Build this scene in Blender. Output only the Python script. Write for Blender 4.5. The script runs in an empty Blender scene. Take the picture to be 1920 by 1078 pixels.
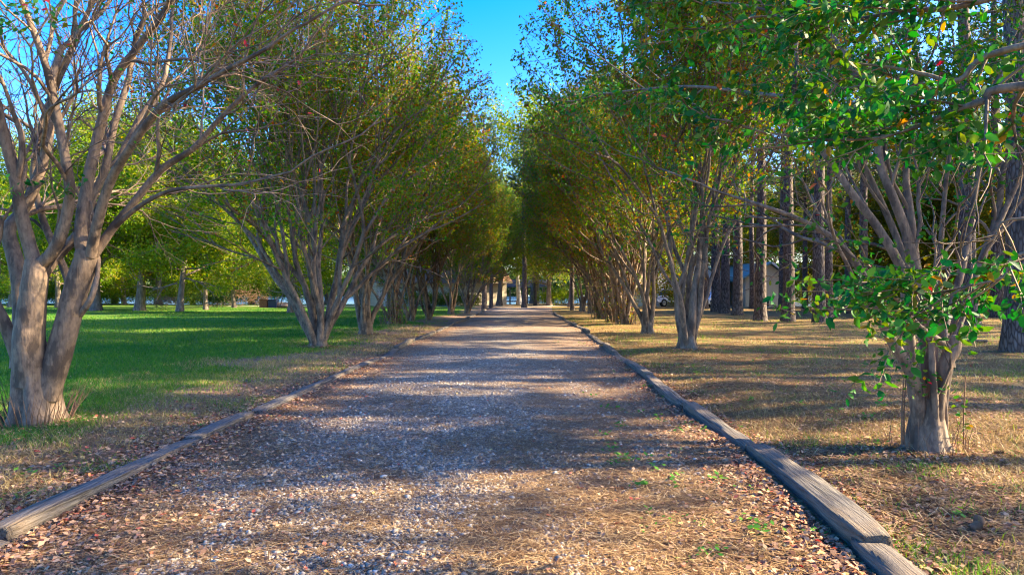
import bpy, bmesh, math, random
import numpy as np
from mathutils import Vector, Matrix
R = math.radians
sc = bpy.context.scene
col = sc.collection

# ------------------------------------------------------------------ camera, sky, sun, exposure
CAM_H, HOR, FPX = 1.5, 548.0, 1280.0
cd = bpy.data.cameras.new('camera'); cam = bpy.data.objects.new('camera', cd); col.objects.link(cam)
cam.location = (0, 0, CAM_H); cam.rotation_euler = (R(90.40), 0, 0)
cd.sensor_width = 36; cd.lens = 24; cd.clip_start = 0.05; cd.clip_end = 3000
sc.camera = cam
SUN_EL, SUN_AZ = R(29), R(2)            # azimuth from +X towards +Y
S = Vector((math.cos(SUN_EL)*math.cos(SUN_AZ), math.cos(SUN_EL)*math.sin(SUN_AZ), math.sin(SUN_EL)))
w = bpy.data.worlds.new('World'); sc.world = w; w.use_nodes = True
nt = w.node_tree; bg = nt.nodes['Background']
sky = nt.nodes.new('ShaderNodeTexSky'); sky.sky_type = 'NISHITA'; sky.sun_disc = False
sky.sun_elevation = SUN_EL; sky.sun_rotation = math.pi/2 - SUN_AZ
sky.air_density = 1.0; sky.dust_density = 1.2; sky.ozone_density = 2.5
hs = nt.nodes.new('ShaderNodeHueSaturation'); hs.inputs['Saturation'].default_value = 1.54; hs.inputs['Hue'].default_value = .519
nt.links.new(sky.outputs[0], hs.inputs['Color']); nt.links.new(hs.outputs[0], bg.inputs[0]); bg.inputs[1].default_value = 0.125
sl = bpy.data.lights.new('sun', 'SUN'); so = bpy.data.objects.new('sun', sl); col.objects.link(so)
sl.energy = 4.8; sl.angle = R(0.5); sl.color = (1.0, 0.82, 0.55)
so.rotation_euler = S.to_track_quat('Z', 'Y').to_euler(); so.location = (40, 0, 40)
sc.view_settings.view_transform = 'Standard'; sc.view_settings.look = 'None'
sc.view_settings.exposure = 2.55; sc.view_settings.gamma = 1.0
sc.render.engine = 'CYCLES'
cy = sc.cycles; cy.max_bounces = 9; cy.diffuse_bounces = 6; cy.transmission_bounces = 6; cy.glossy_bounces = 3
cy.caustics_reflective = False; cy.caustics_refractive = False; cy.use_denoising = True
cy.sample_clamp_indirect = 6; cy.pixel_filter_type = 'BLACKMAN_HARRIS'; cy.filter_width = 1.15

# ------------------------------------------------------------------ helpers
def at(px, py, d):                       # photograph pixel + distance -> world point
    return np.array([(px-960)/FPX*d, d, CAM_H-(py-HOR)/FPX*d])
def gd(py): return CAM_H*FPX/(py-HOR)    # distance of a ground point on image row py

def hashn(i, j, s):
    v = np.sin(i*127.1 + j*311.7 + s*74.7)*43758.5453
    return v - np.floor(v)
def vn(x, y, s=0):
    x = np.asarray(x, float); y = np.asarray(y, float)
    i, j = np.floor(x), np.floor(y); fx, fy = x-i, y-j
    fx = fx*fx*(3-2*fx); fy = fy*fy*(3-2*fy)
    a = hashn(i, j, s)*(1-fx)+hashn(i+1, j, s)*fx; b = hashn(i, j+1, s)*(1-fx)+hashn(i+1, j+1, s)*fx
    return a*(1-fy)+b*fy
def fbm(x, y, s=0, o=4):
    r = 0; a = 0.5; t = 0
    for k in range(o):
        r = r+a*vn(np.asarray(x)*2**k, np.asarray(y)*2**k, s+k*17); t += a; a *= .55
    return r/t
def sstep(a, b, x):
    t = np.clip((np.asarray(x, float)-a)/(b-a), 0, 1); return t*t*(3-2*t)

LX = np.array([(-10, -2.95), (3.8, -2.98), (5.1, -3.0), (7, -3.0), (10.3, -2.97), (14, -2.93), (25, -2.80), (45, -2.25), (62, -2.0), (70, -2.0)])
RX = np.array([(-10, 1.95), (3.6, 1.88), (6.4, 2.12), (9, 2.15), (15, 2.33), (27, 2.72), (45, 2.76), (62, 3.6), (70, 4.2)])
def xl(y): return np.interp(y, LX[:, 0], LX[:, 1])
def xr(y): return np.interp(y, RX[:, 0], RX[:, 1])
def shore(x): return 88+5*np.sin(np.asarray(x)*.06)+2*np.sin(np.asarray(x)*.21)+np.clip(np.asarray(x)-12, 0, 400)*3.0
def gz(x, y):
    x = np.asarray(x, float); y = np.asarray(y, float)
    z = .03*np.sin(x*.7+1)*np.sin(y*.55)+.02*np.sin(x*1.3+y*.9)
    side = np.where(x < -2.9, -2.9-x, np.where(x > 2.2, x-2.2, 0))
    z = z+.05*sstep(0, 1.5, side)
    z = z-0.7*sstep(0, 6, y-shore(x))
    return z
def lawn(x, y):
    edge = -5.2+.025*np.clip(y-15, 0, 40)+1.6*(fbm(x*.5+9, y*.35, 3)-.5)*2
    return sstep(.9, -.9, x-edge)
def greens(x, y):                        # sparse green in the litter on both sides
    return sstep(.52, .68, fbm(x*.9+30, y*.9, 11))

class Acc:
    def __init__(s): s.V = []; s.Q = []; s.T = []; s.tq = []; s.tt = []; s.n = 0
    def add(s, V, Q=None, T=None, tint=None):
        V = np.asarray(V, float).reshape(-1, 3); s.V.append(V)
        if Q is not None and len(Q):
            Q = np.asarray(Q, int).reshape(-1, 4)+s.n; s.Q.append(Q); s.tq.append(np.full(len(Q), .5) if tint is None else np.broadcast_to(tint, len(Q)))
        if T is not None and len(T):
            T = np.asarray(T, int).reshape(-1, 3)+s.n; s.T.append(T); s.tt.append(np.full(len(T), .5) if tint is None else np.broadcast_to(tint, len(T)))
        s.n += len(V)
    def build(s, name, m, parent=None, smooth=False, loc=None, tint=False):
        V = np.concatenate(s.V)
        if loc is not None: V = V-np.asarray(loc)
        Q = np.concatenate(s.Q) if s.Q else np.zeros((0, 4), int); T = np.concatenate(s.T) if s.T else np.zeros((0, 3), int)
        me = bpy.data.meshes.new(name)
        me.vertices.add(len(V)); me.vertices.foreach_set('co', V.ravel().astype(np.float32))
        li = np.concatenate([Q.ravel(), T.ravel()]).astype(np.int32)
        me.loops.add(len(li)); me.loops.foreach_set('vertex_index', li)
        ls = np.concatenate([np.arange(len(Q))*4, len(Q)*4+np.arange(len(T))*3]).astype(np.int32)
        me.polygons.add(len(ls)); me.polygons.foreach_set('loop_start', ls)
        me.polygons.foreach_set('loop_total', np.concatenate([np.full(len(Q), 4), np.full(len(T), 3)]).astype(np.int32))
        if smooth: me.polygons.foreach_set('use_smooth', np.ones(len(ls), bool))
        me.update(calc_edges=True)
        if tint:
            a = me.attributes.new('tint', 'FLOAT', 'FACE')
            a.data.foreach_set('value', np.concatenate(s.tq+s.tt).astype(np.float32))
        me.materials.append(m)
        o = bpy.data.objects.new(name, me); col.objects.link(o)
        if loc is not None and parent is None: o.location = loc
        if parent: o.parent = parent
        return o

def tag(o, label=None, cat=None, group=None, kind=None):
    if label: o['label'] = label
    if cat: o['category'] = cat
    if group: o['group'] = group
    if kind: o['kind'] = kind
    return o
def empty(name, loc, rz=0, sc_=1):
    o = bpy.data.objects.new(name, None); col.objects.link(o)
    o.location = loc; o.rotation_euler = (0, 0, rz); o.scale = (sc_,)*3; o.empty_display_size = .2
    return o
def copy_tree(o, parent=None):
    c = o.copy(); col.objects.link(c); c.parent = parent
    for ch in [x for x in o.children]: copy_tree(ch, c)
    return c
ORD = 'first second third fourth fifth sixth seventh eighth ninth tenth eleventh twelfth thirteenth fourteenth fifteenth sixteenth seventeenth eighteenth nineteenth twentieth'.split()
ORD += ['twenty-'+x for x in ORD[:9]]

# ------------------------------------------------------------------ materials
class NT:
    def __init__(s, name):
        s.m = bpy.data.materials.new(name); s.m.use_nodes = True; s.t = s.m.node_tree
        s.b = s.t.nodes['Principled BSDF']; s.out = s.t.nodes['Material Output']
    def n(s, typ, **k):
        x = s.t.nodes.new('ShaderNode'+typ)
        for a, v in k.items(): setattr(x, a, v)
        return x
    def l(s, a, b): s.t.links.new(a, b)
    def coords(s, scale=(1, 1, 1), kind='Object'):
        c = s.n('TexCoord'); mp = s.n('Mapping'); mp.inputs['Scale'].default_value = scale
        s.l(c.outputs[kind], mp.inputs[0]); return mp.outputs[0]
    def world(s, scale=(1, 1, 1)):
        c = s.n('NewGeometry'); mp = s.n('Mapping'); mp.inputs['Scale'].default_value = scale
        s.l(c.outputs['Position'], mp.inputs[0]); return mp.outputs[0]
    def noise(s, v, scale, detail=5, rough=.6, out='Fac'):
        x = s.n('TexNoise'); x.inputs['Scale'].default_value = scale; x.inputs['Detail'].default_value = detail
        x.inputs['Roughness'].default_value = rough; s.l(v, x.inputs['Vector']); return x.outputs[out]
    def ramp(s, f, stops, mode='LINEAR'):
        x = s.n('ValToRGB'); r = x.color_ramp; r.interpolation = mode
        while len(r.elements) < len(stops): r.elements.new(.5)
        for e, (p, c) in zip(r.elements, stops):
            e.position = p; e.color = (c if len(c) == 4 else (*c, 1)) if hasattr(c, '__len__') else (c, c, c, 1)
        s.l(f, x.inputs[0]); return x.outputs[0]
    def mix(s, f, a, b, typ='MIX'):
        x = s.n('MixRGB', blend_type=typ)
        for q, v in ((0, f), (1, a), (2, b)):
            if hasattr(v, 'is_output'): s.l(v, x.inputs[q])
            elif q == 0: x.inputs[0].default_value = v
            else: x.inputs[q].default_value = (*v, 1)
        return x.outputs[0]
    def math(s, op, a, b=0.0, c=None):
        x = s.n('Math', operation=op)
        for q, v in enumerate((a, b) if c is None else (a, b, c)):
            if hasattr(v, 'is_output'): s.l(v, x.inputs[q])
            else: x.inputs[q].default_value = v
        return x.outputs[0]
    def bump(s, h, strength, dist, prev=None):
        x = s.n('Bump'); x.inputs['Strength'].default_value = strength; x.inputs['Distance'].default_value = dist
        s.l(h, x.inputs['Height'])
        if prev: s.l(prev, x.inputs['Normal'])
        return x.outputs[0]
    def attr(s, name):
        x = s.n('Attribute'); x.attribute_name = name; return x.outputs['Fac']
    def fin(s, c, rough=.85, nrm=None, spec=.3):
        if hasattr(c, 'is_output'): s.l(c, s.b.inputs['Base Color'])
        else: s.b.inputs['Base Color'].default_value = (*c, 1)
        s.b.inputs['Roughness'].default_value = rough; s.b.inputs['Specular IOR Level'].default_value = spec
        if nrm is not None: s.l(nrm, s.b.inputs['Normal'])
        return s.m

def leaf_mat(name, stops, trans=.45, rough=.5, tcol=1.5):
    t = NT(name); c = t.ramp(t.attr('tint'), stops)
    t.fin(c, rough, spec=.2)
    tr = t.n('BsdfTranslucent'); hv = t.n('HueSaturation'); hv.inputs['Hue'].default_value = .485
    hv.inputs['Saturation'].default_value = 1.1; hv.inputs['Value'].default_value = tcol
    t.l(c, hv.inputs['Color']); t.l(hv.outputs[0], tr.inputs[0])
    mx = t.n('MixShader'); mx.inputs[0].default_value = trans
    t.l(t.b.outputs[0], mx.inputs[1]); t.l(tr.outputs[0], mx.inputs[2]); t.l(mx.outputs[0], t.out.inputs[0])
    return t.m

M = {}
M['leaf_row'] = leaf_mat('myrtle_leaf', [(0, (.012, .095, .008)), (.27, (.035, .17, .008)), (.52, (.095, .23, .008)), (.70, (.22, .26, .010)), (.82, (.34, .20, .015)), (.91, (.30, .09, .015)), (1, (.16, .07, .03))], .55)
M['leaf_near'] = leaf_mat('myrtle_leaf_near', [(0, (.004, .055, .014)), (.35, (.014, .13, .02)), (.62, (.045, .16, .012)), (.84, (.13, .17, .010)), (.93, (.35, .17, .015)), (.96, (.38, .06, .02)), (1, (.32, .02, .03))], .32, .52)
M['leaf_oak'] = leaf_mat('oak_leaf', [(0, (.05, .14, .010)), (.5, (.14, .24, .012)), (.8, (.28, .31, .018)), (1, (.38, .26, .03))], .55)
M['leaf_wood'] = leaf_mat('wood_leaf', [(0, (.03, .09, .006)), (.5, (.10, .15, .008)), (.8, (.21, .19, .010)), (1, (.26, .13, .02))], .5)
M['leaf_dark'] = leaf_mat('evergreen_leaf', [(0, (.012, .05, .012)), (.6, (.03, .09, .015)), (1, (.08, .12, .015))], .3)
M['needle'] = leaf_mat('pine_needle', [(0, (.03, .07, .02)), (.7, (.05, .10, .025)), (1, (.16, .12, .04))], .2)
M['leaf_far'] = leaf_mat('far_leaf', [(0, (.03, .07, .015)), (.6, (.06, .11, .02)), (1, (.15, .13, .03))], .3)
M['grass'] = leaf_mat('grass_blade', [(0, (.018, .125, .018)), (.45, (.055, .19, .02)), (.75, (.18, .26, .025)), (.9, (.28, .23, .08)), (1, (.34, .25, .12))], .35)
M['dry'] = leaf_mat('dry_grass', [(0, (.17, .125, .045)), (.6, (.31, .235, .09)), (1, (.45, .36, .16))], .25)
M['litter'] = leaf_mat('dead_leaf', [(0, (.13, .07, .045)), (.35, (.25, .145, .09)), (.65, (.40, .25, .15)), (.85, (.55, .36, .20)), (.95, (.40, .08, .05)), (1, (.55, .42, .14))], .15, .7)
M['straw'] = leaf_mat('pine_straw', [(0, (.07, .036, .018)), (.45, (.21, .115, .052)), (.8, (.38, .245, .105)), (1, (.56, .40, .20))], .1, .7)
M['weed'] = leaf_mat('weed_leaf', [(0, (.03, .16, .02)), (1, (.12, .28, .03))], .35)
M['brush'] = leaf_mat('brush', [(0, (.22, .13, .08)), (.6, (.36, .24, .17)), (1, (.46, .34, .26))], .1, .8)

t = NT('myrtle_bark'); v = t.coords((1, 1, .5)); n1 = t.noise(v, 4.2, 7); n2 = t.noise(v, 22, 4); n3 = t.noise(t.coords((1, 1, .12)), 40, 3)
c = t.ramp(n1, [(.30, (.07, .046, .034)), (.42, (.11, .075, .050)), (.46, (.22, .150, .098)), (.56, (.29, .20, .132)), (.60, (.17, .125, .09)), (.70, (.13, .10, .075)), (.78, (.07, .055, .044))])
c = t.mix(t.ramp(n2, [(.35, .55), (.65, 0)]), c, (.075, .052, .04)); c = t.mix(t.ramp(n3, [(.5, 0), (.66, .45)]), c, (.05, .037, .03))
M['myrtle_bark'] = t.fin(c, .8, t.bump(n3, .45, .012, t.bump(n1, .6, .04)))
t = NT('pine_bark'); v = t.coords((1, 1, .22)); vo = t.n('TexVoronoi', feature='DISTANCE_TO_EDGE'); vo.inputs['Scale'].default_value = 15; t.l(v, vo.inputs['Vector'])
n1 = t.noise(v, 9, 5); n0 = t.noise(t.coords(), 1.3, 3)
c = t.mix(t.ramp(vo.outputs['Distance'], [(0, 0), (.22, 1)]), (.03, .022, .018), t.ramp(n1, [(.3, (.09, .068, .058)), (.6, (.18, .145, .125)), (.8, (.26, .215, .19))]))
c = t.mix(t.ramp(n0, [(.45, 0), (.7, .4)]), c, (.17, .115, .085))
M['pine_bark'] = t.fin(c, .9, t.bump(vo.outputs['Distance'], .9, .05))
t = NT('oak_bark'); v = t.coords((1, 1, .25)); n1 = t.noise(v, 10, 6)
M['oak_bark'] = t.fin(t.ramp(n1, [(.3, (.07, .05, .04)), (.55, (.19, .145, .11)), (.75, (.32, .27, .22))]), .9, t.bump(n1, .8, .04))
t = NT('pale_bark'); v = t.coords((1, 1, .6)); n1 = t.noise(v, 3, 5)
M['pale_bark'] = t.fin(t.ramp(n1, [(.35, (.32, .26, .2)), (.5, (.55, .5, .43)), (.7, (.68, .63, .56))]), .8)

# timber
t = NT('weathered_timber'); v = t.coords((1.2, 22, 22)); n1 = t.noise(v, 2.2, 6, .65); n2 = t.noise(t.coords((.5, 9, 9)), 3, 3); n3 = t.noise(t.coords(), 2.2, 4)
ra = t.n('ObjectInfo').outputs['Random']
c = t.ramp(n1, [(.34, (.012, .011, .010)), (.42, (.075, .065, .057)), (.56, (.17, .15, .13)), (.75, (.30, .26, .21))])
c = t.mix(t.ramp(n3, [(.42, 0), (.68, .6)]), c, (.23, .155, .095))
c = t.mix(t.math('MULTIPLY', ra, .3), c, (.12, .11, .09))
M['timber'] = t.fin(c, .85, t.bump(n1, 1, .035, t.bump(n2, .6, .03)))

# ground: lawn and litter zones read from attributes of the sheet (where grass grows, not light)
t = NT('ground_soil'); p = t.world()
nz = t.noise(p, 45, 4, .7); n2 = t.noise(p, 9, 5, .7); n3 = t.noise(p, 1.1, 4); nl = t.noise(t.world((1, 5, 1)), 20, 3)
straw = t.ramp(nz, [(.30, (.025, .014, .008)), (.44, (.11, .062, .028)), (.60, (.26, .155, .062)), (.77, (.46, .32, .13))])
straw = t.mix(t.ramp(n2, [(.45, 0), (.7, .7)]), straw, t.ramp(nl, [(.3, (.13, .065, .025)), (.7, (.42, .27, .11))]))
litter = t.ramp(nz, [(.25, (.05, .03, .022)), (.42, (.18, .105, .075)), (.58, (.34, .22, .15)), (.78, (.52, .39, .27))])
sx = t.n('SeparateXYZ'); t.l(t.n('NewGeometry').outputs['Position'], sx.inputs[0])
base = t.mix(t.math('GREATER_THAN', sx.outputs[0], 0), litter, straw)
dryc = t.ramp(nz, [(.25, (.12, .085, .03)), (.6, (.36, .27, .10)), (.8, (.5, .39, .17))])
base = t.mix(t.ramp(n3, [(.45, 0), (.62, .75)]), base, dryc)
gr = t.ramp(t.noise(p, 60, 4, .7), [(.25, (.015, .08, .010)), (.5, (.05, .165, .016)), (.75, (.15, .23, .025))])
gr = t.mix(t.ramp(n3, [(.36, 0), (.62, .75)]), gr, t.ramp(nz, [(.3, (.09, .13, .015)), (.7, (.24, .24, .05))]))
m1 = t.math('MULTIPLY_ADD', t.math('SUBTRACT', n2, .5), 1.3, t.attr('lawn'))
c = t.mix(t.ramp(m1, [(.35, 0), (.65, 1)]), base, gr)
m2 = t.math('MULTIPLY', t.attr('sparse'), t.ramp(n2, [(.45, 0), (.6, .7)]))
c = t.mix(m2, c, gr)
M['ground'] = t.fin(c, .95, t.bump(nz, .9, .03, t.bump(n2, .5, .06)), .1)

t = NT('driveway_gravel'); p = t.world()
vo = t.n('TexVoronoi'); vo.inputs['Scale'].default_value = 34; t.l(p, vo.inputs['Vector'])
v2 = t.n('TexVoronoi', feature='DISTANCE_TO_EDGE'); v2.inputs['Scale'].default_value = 34; t.l(p, v2.inputs['Vector'])
sv = t.n('SeparateColor'); t.l(vo.outputs['Color'], sv.inputs[0])
st = t.ramp(sv.outputs[0], [(0, (.10, .09, .08)), (.3, (.25, .215, .18)), (.6, (.37, .31, .245)), (.85, (.47, .40, .31)), (1, (.60, .54, .46))])
st = t.mix(t.ramp(v2.outputs['Distance'], [(0, .85), (.12, 0)]), st, (.06, .05, .042))
nz = t.noise(p, 50, 4, .7); n2 = t.noise(p, 5, 6, .75); n3 = t.noise(t.world((1, .35, 1)), .8, 4)
ned = t.ramp(nz, [(.25, (.06, .036, .024)), (.42, (.19, .12, .078)), (.58, (.33, .22, .14)), (.78, (.48, .36, .23))])
mk = t.math('ADD', t.attr('straw'), t.math('ADD', t.math('MULTIPLY', t.math('SUBTRACT', n2, .5), 1.6), t.math('MULTIPLY', t.math('SUBTRACT', n3, .5), 1.2)))
c = t.mix(t.ramp(mk, [(.2, .12), (.75, .95)]), st, ned)
M['driveway'] = t.fin(c, .95, t.bump(v2.outputs['Distance'], .8, .02, t.bump(nz, .7, .02)), .15)
t = NT('gravel_stone'); c = t.ramp(t.attr('tint'), [(0, (.10, .09, .085)), (.3, (.25, .215, .18)), (.55, (.36, .305, .24)), (.8, (.47, .40, .31)), (1, (.66, .60, .52))])
n1 = t.noise(t.world(), 60, 3); c = t.mix(t.ramp(n1, [(.3, .35), (.6, 0)]), c, (.16, .12, .09))
M['stone'] = t.fin(c, .8, None, .3)
t = NT('lake_water'); nn = t.noise(t.world((.6, 1, 1)), 1.6, 4); M['water'] = t.fin((.03, .10, .22), .12, t.bump(nn, .25, .08), .5)
t = NT('cream_brick')
br = t.n('TexBrick'); br.inputs['Scale'].default_value = 4.5; br.inputs['Color1'].default_value = (.62, .53, .38, 1); br.inputs['Color2'].default_value = (.54, .45, .32, 1); br.inputs['Mortar'].default_value = (.45, .40, .32, 1)
mp = t.n('Mapping'); mp.inputs['Rotation'].default_value = (R(90), 0, 0); t.l(t.n('TexCoord').outputs['Object'], mp.inputs[0]); t.l(mp.outputs[0], br.inputs['Vector'])
nn = t.noise(t.coords(), 1.2, 4); M['cream'] = t.fin(t.mix(t.ramp(nn, [(.4, 0), (.7, .4)]), br.outputs[0], (.42, .36, .27)), .9, t.bump(br.outputs['Fac'], -.4, .01))
t = NT('white_brick')
br = t.n('TexBrick'); br.inputs['Scale'].default_value = 4.5; br.inputs['Color1'].default_value = (.70, .68, .62, 1); br.inputs['Color2'].default_value = (.62, .60, .55, 1); br.inputs['Mortar'].default_value = (.45, .44, .42, 1)
mp = t.n('Mapping'); mp.inputs['Rotation'].default_value = (R(90), 0, 0); t.l(t.n('TexCoord').outputs['Object'], mp.inputs[0]); t.l(mp.outputs[0], br.inputs['Vector'])
M['white_brick'] = t.fin(br.outputs[0], .9, t.bump(br.outputs['Fac'], -.4, .01))
def simple(name, c, rough=.6, scale=3, amt=.25, metal=0):
    t = NT(name); n1 = t.noise(t.coords(), scale, 5)
    t.b.inputs['Metallic'].default_value = metal
    return t.fin(t.mix(t.ramp(n1, [(.35, 0), (.7, amt)]), c, tuple(x*.45 for x in c)), rough)
M['shingle'] = simple('red_brown_shingle', (.26, .15, .10), .9, 14, .6)
M['teal'] = simple('teal_metal_roof', (.13, .27, .27), .45, 2)
M['white'] = simple('white_paint', (.75, .73, .68), .6)
M['tan'] = simple('tan_siding', (.50, .42, .30), .85, 2)
M['dark'] = simple('dark_metal', (.03, .03, .035), .5)
M['rubber'] = simple('tyre_rubber', (.02, .02, .02), .9)
M['rim'] = simple('wheel_rim', (.55, .56, .58), .35, 3, .2, .6)
M['carpaint'] = simple('white_car_paint', (.68, .70, .74), .25, 1, .05)
M['glass'] = simple('vehicle_glass', (.03, .06, .10), .06, 1, .05)
M['lampred'] = simple('tail_lamp', (.4, .02, .02), .3)
M['lampclear'] = simple('head_lamp', (.7, .7, .68), .15)
M['rust'] = simple('rusty_brown', (.20, .08, .045), .8, 8, .6)
M['bluebin'] = simple('dark_blue_plastic', (.02, .035, .08), .5)
M['wood'] = simple('grey_wood', (.26, .21, .17), .85, 12, .5)
M['slate'] = simple('dark_roof', (.06, .05, .045), .8, 8)
M['cone'] = simple('pine_cone_scale', (.20, .12, .075), .85, 20, .5)

# ------------------------------------------------------------------ ground, driveway, lake
def grid_obj(name, xs, ys, zf, m, attrs=()):
    X, Y = np.meshgrid(xs, ys); nx, ny = len(xs), len(ys)
    a = Acc(); i = np.arange(nx*ny).reshape(ny, nx)
    a.add(np.stack([X, Y, zf(X, Y)], -1), np.stack([i[:-1, :-1], i[:-1, 1:], i[1:, 1:], i[1:, :-1]], -1))
    o = a.build(name, m, smooth=True)
    for nm, f in attrs:
        at_ = o.data.attributes.new(nm, 'FLOAT', 'POINT'); at_.data.foreach_set('value', f(X, Y).ravel().astype(np.float32))
    return o
xs = np.concatenate([[-1500, -800, -400, -250], np.arange(-180, -24, 4), np.arange(-24, 24, .3), np.arange(24, 180, 4), [250, 400, 800, 1500]])
ys = np.concatenate([[-200, -80, -40, -20], np.arange(-12, 0, 1), np.arange(0, 36, .3), np.arange(36, 80, 1), np.arange(80, 140, 3), [160, 200, 260, 400, 800, 2000]])
go = grid_obj('ground', xs, ys, gz, M['ground'], (('lawn', lawn), ('sparse', lambda x, y: greens(x, y)*.8)))
tag(go, kind='structure')
ys = np.concatenate([np.arange(-10, 36, .3), np.arange(36, 69, 1)]); us = np.linspace(0, 1, 17)
U, Y = np.meshgrid(us, ys); XX = xl(Y)+.02+(xr(Y)-xl(Y)-.04)*U
a = Acc(); i = np.arange(U.size).reshape(U.shape)
a.add(np.stack([XX, Y, gz(XX, Y)+.022+.02*np.sin(U*math.pi)], -1), np.stack([i[:-1, :-1], i[:-1, 1:], i[1:, 1:], i[1:, :-1]], -1))
def dz(x, y):
    u = np.clip((x-xl(y))/(xr(y)-xl(y)), 0, 1); return gz(x, y)+.022+.02*np.sin(u*math.pi)
def strawm(x, y):
    u = (x-xl(y))/(xr(y)-xl(y))
    e = .50-.42*np.exp(-((u-.40)/.24)**2)*(1-.5*sstep(8, 25, y))+.5*sstep(.12, 0, u)+.16*sstep(.55, .85, u)
    return e+.06*sstep(10, 22, y)
dr = a.build('driveway', M['driveway'], smooth=True); tag(dr, kind='structure')
at_ = dr.data.attributes.new('straw', 'FLOAT', 'POINT'); at_.data.foreach_set('value', strawm(XX, Y).ravel().astype(np.float32))
M['path'] = simple('pale_path', (.42, .36, .28), .95, 3)
pa = grid_obj('path', np.arange(-30, 31, 2), np.array([70.5, 72, 73.5]), lambda X, Y: gz(X, Y)+.012, M['path']); tag(pa, kind='structure')
lk = grid_obj('lake', np.concatenate([np.arange(-420, 16, 6.), np.arange(16, 90, 8)]), np.array([84, 90, 100, 130, 200, 300, 420.]), lambda X, Y: X*0-.32, M['water']); tag(lk, kind='structure')

# ------------------------------------------------------------------ timber edging
def timber(p0, p1, seed, wdt=.2, hgt=.17, sag=.02, shade=1):
    rng = np.random.default_rng(seed); L = math.hypot(p1[0]-p0[0], p1[1]-p0[1]); n = max(8, int(L/.07)); k = 22
    th = np.linspace(0, 2*math.pi, k, endpoint=False)+.2
    cx = np.sign(np.cos(th))*np.abs(np.cos(th))**.32*wdt/2; cz = np.sign(np.sin(th))*np.abs(np.sin(th))**.32*hgt/2
    bend = rng.normal(0, .03); V = []
    off = rng.normal(0, 5, k)
    for i in range(n+1):
        s = i/n; y = bend*math.sin(s*math.pi)
        er = 1-.16*math.exp(-s*n/1.2)-.16*math.exp(-(1-s)*n/1.2)
        wv = 1+.20*(vn(np.full(k, s*L*2.2)+seed, th*1.3, 5)-.5)+.16*(vn(np.full(k, s*L*.9)+seed, th*3+off, 8)-.5)
        grv = 1-.10*np.exp(-((th-(1.2+.25*math.sin(s*5+seed)))/.14)**2)-.08*np.exp(-((th-(2.1+.2*math.sin(s*4+seed*2)))/.12)**2)-.06*np.exp(-((th-3.6-.2*math.sin(s*6))/.12)**2)
        V.append(np.stack([np.full(k, (s-.5)*L), y+cx*er*wv*grv, cz*er*wv*grv+hgt*.5], -1))
    V = np.array(V).reshape(-1, 3); i = np.arange((n+1)*k).reshape(n+1, k)
    Q = np.stack([i[:-1], np.roll(i, -1, 1)[:-1], np.roll(i, -1, 1)[1:], i[1:]], -1).reshape(-1, 4)
    a = Acc(); c0 = V[:k].mean(0)+[.012, 0, 0]; c1 = V[-k:].mean(0)-[.012, 0, 0]; nV = len(V)
    T = [(nV, (j+1) % k, j) for j in range(k)]+[(nV+1, n*k+j, n*k+(j+1) % k) for j in range(k)]
    a.add(np.concatenate([V, [c0, c1]]), Q, T)
    o = a.build('edging_timber', M['timber'])
    mx, my = (p0[0]+p1[0])/2, (p0[1]+p1[1])/2
    zz = float(gz(mx, my)); o.location = (mx, my, zz-.05-sag)
    o.rotation_euler = (rng.normal(0, .10), rng.normal(0, .012), math.atan2(p1[1]-p0[1], p1[0]-p0[0]))
    for pl in o.data.polygons: pl.use_smooth = True
    return o
lt = [1.5, 4.08, 6.62, 8.15, 8.35, 10.25, 12.9, 15.4]; ltx = [(1.5, 4.05), (4.1, 6.6), (6.63, 8.05), (8.3, 10.25), (10.1, 12.7), (12.75, 15.2)]
y = 15.25
while y < 61: ltx.append((y, y+2.5)); y += 2.56
rtx = [(1.3, 3.88), (3.78, 6.35), (6.4, 8.85), (8.95, 11.7), (11.6, 14.0)]; y = 14.05
while y < 46: rtx.append((y, y+2.5)); y += 2.57
looks = ['grey split', 'brown weathered', 'dark mossy', 'pale dry cracked', 'leaf strewn', 'low half buried']
for side, rows, xf, off in (('left', ltx, xl, -.10), ('right', rtx, xr, .10)):
    for k, (y0, y1) in enumerate(rows):
        rng = random.Random(k*3+len(rows)); j = (lambda: rng.uniform(-.05, .05))
        x0, x1 = float(xf(y0))+off+j(), float(xf(y1))+off+j()
        if side == 'right' and k == 0: o = timber((1.80, y0), (2.0, y1), 900, .20, .17, .01)
        elif side == 'right' and k == 1: o = timber((2.02, y0), (2.27, y1), 901, .205, .175, .005)
        elif side == 'left' and k == 2: o = timber((x0, y0), (x1, y1), 902, .19, .14, .015)
        else: o = timber((x0, y0), (x1, y1), k*7+(500 if side == 'left' else 700), rng.uniform(.16, .20), rng.uniform(.14, .17), rng.uniform(.0, .05))
        tag(o, f'weathered timber, {ORD[k]} from the camera along the {side} driveway edge', 'timber edging', f'timbers edging the {side} side of the driveway')

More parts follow.
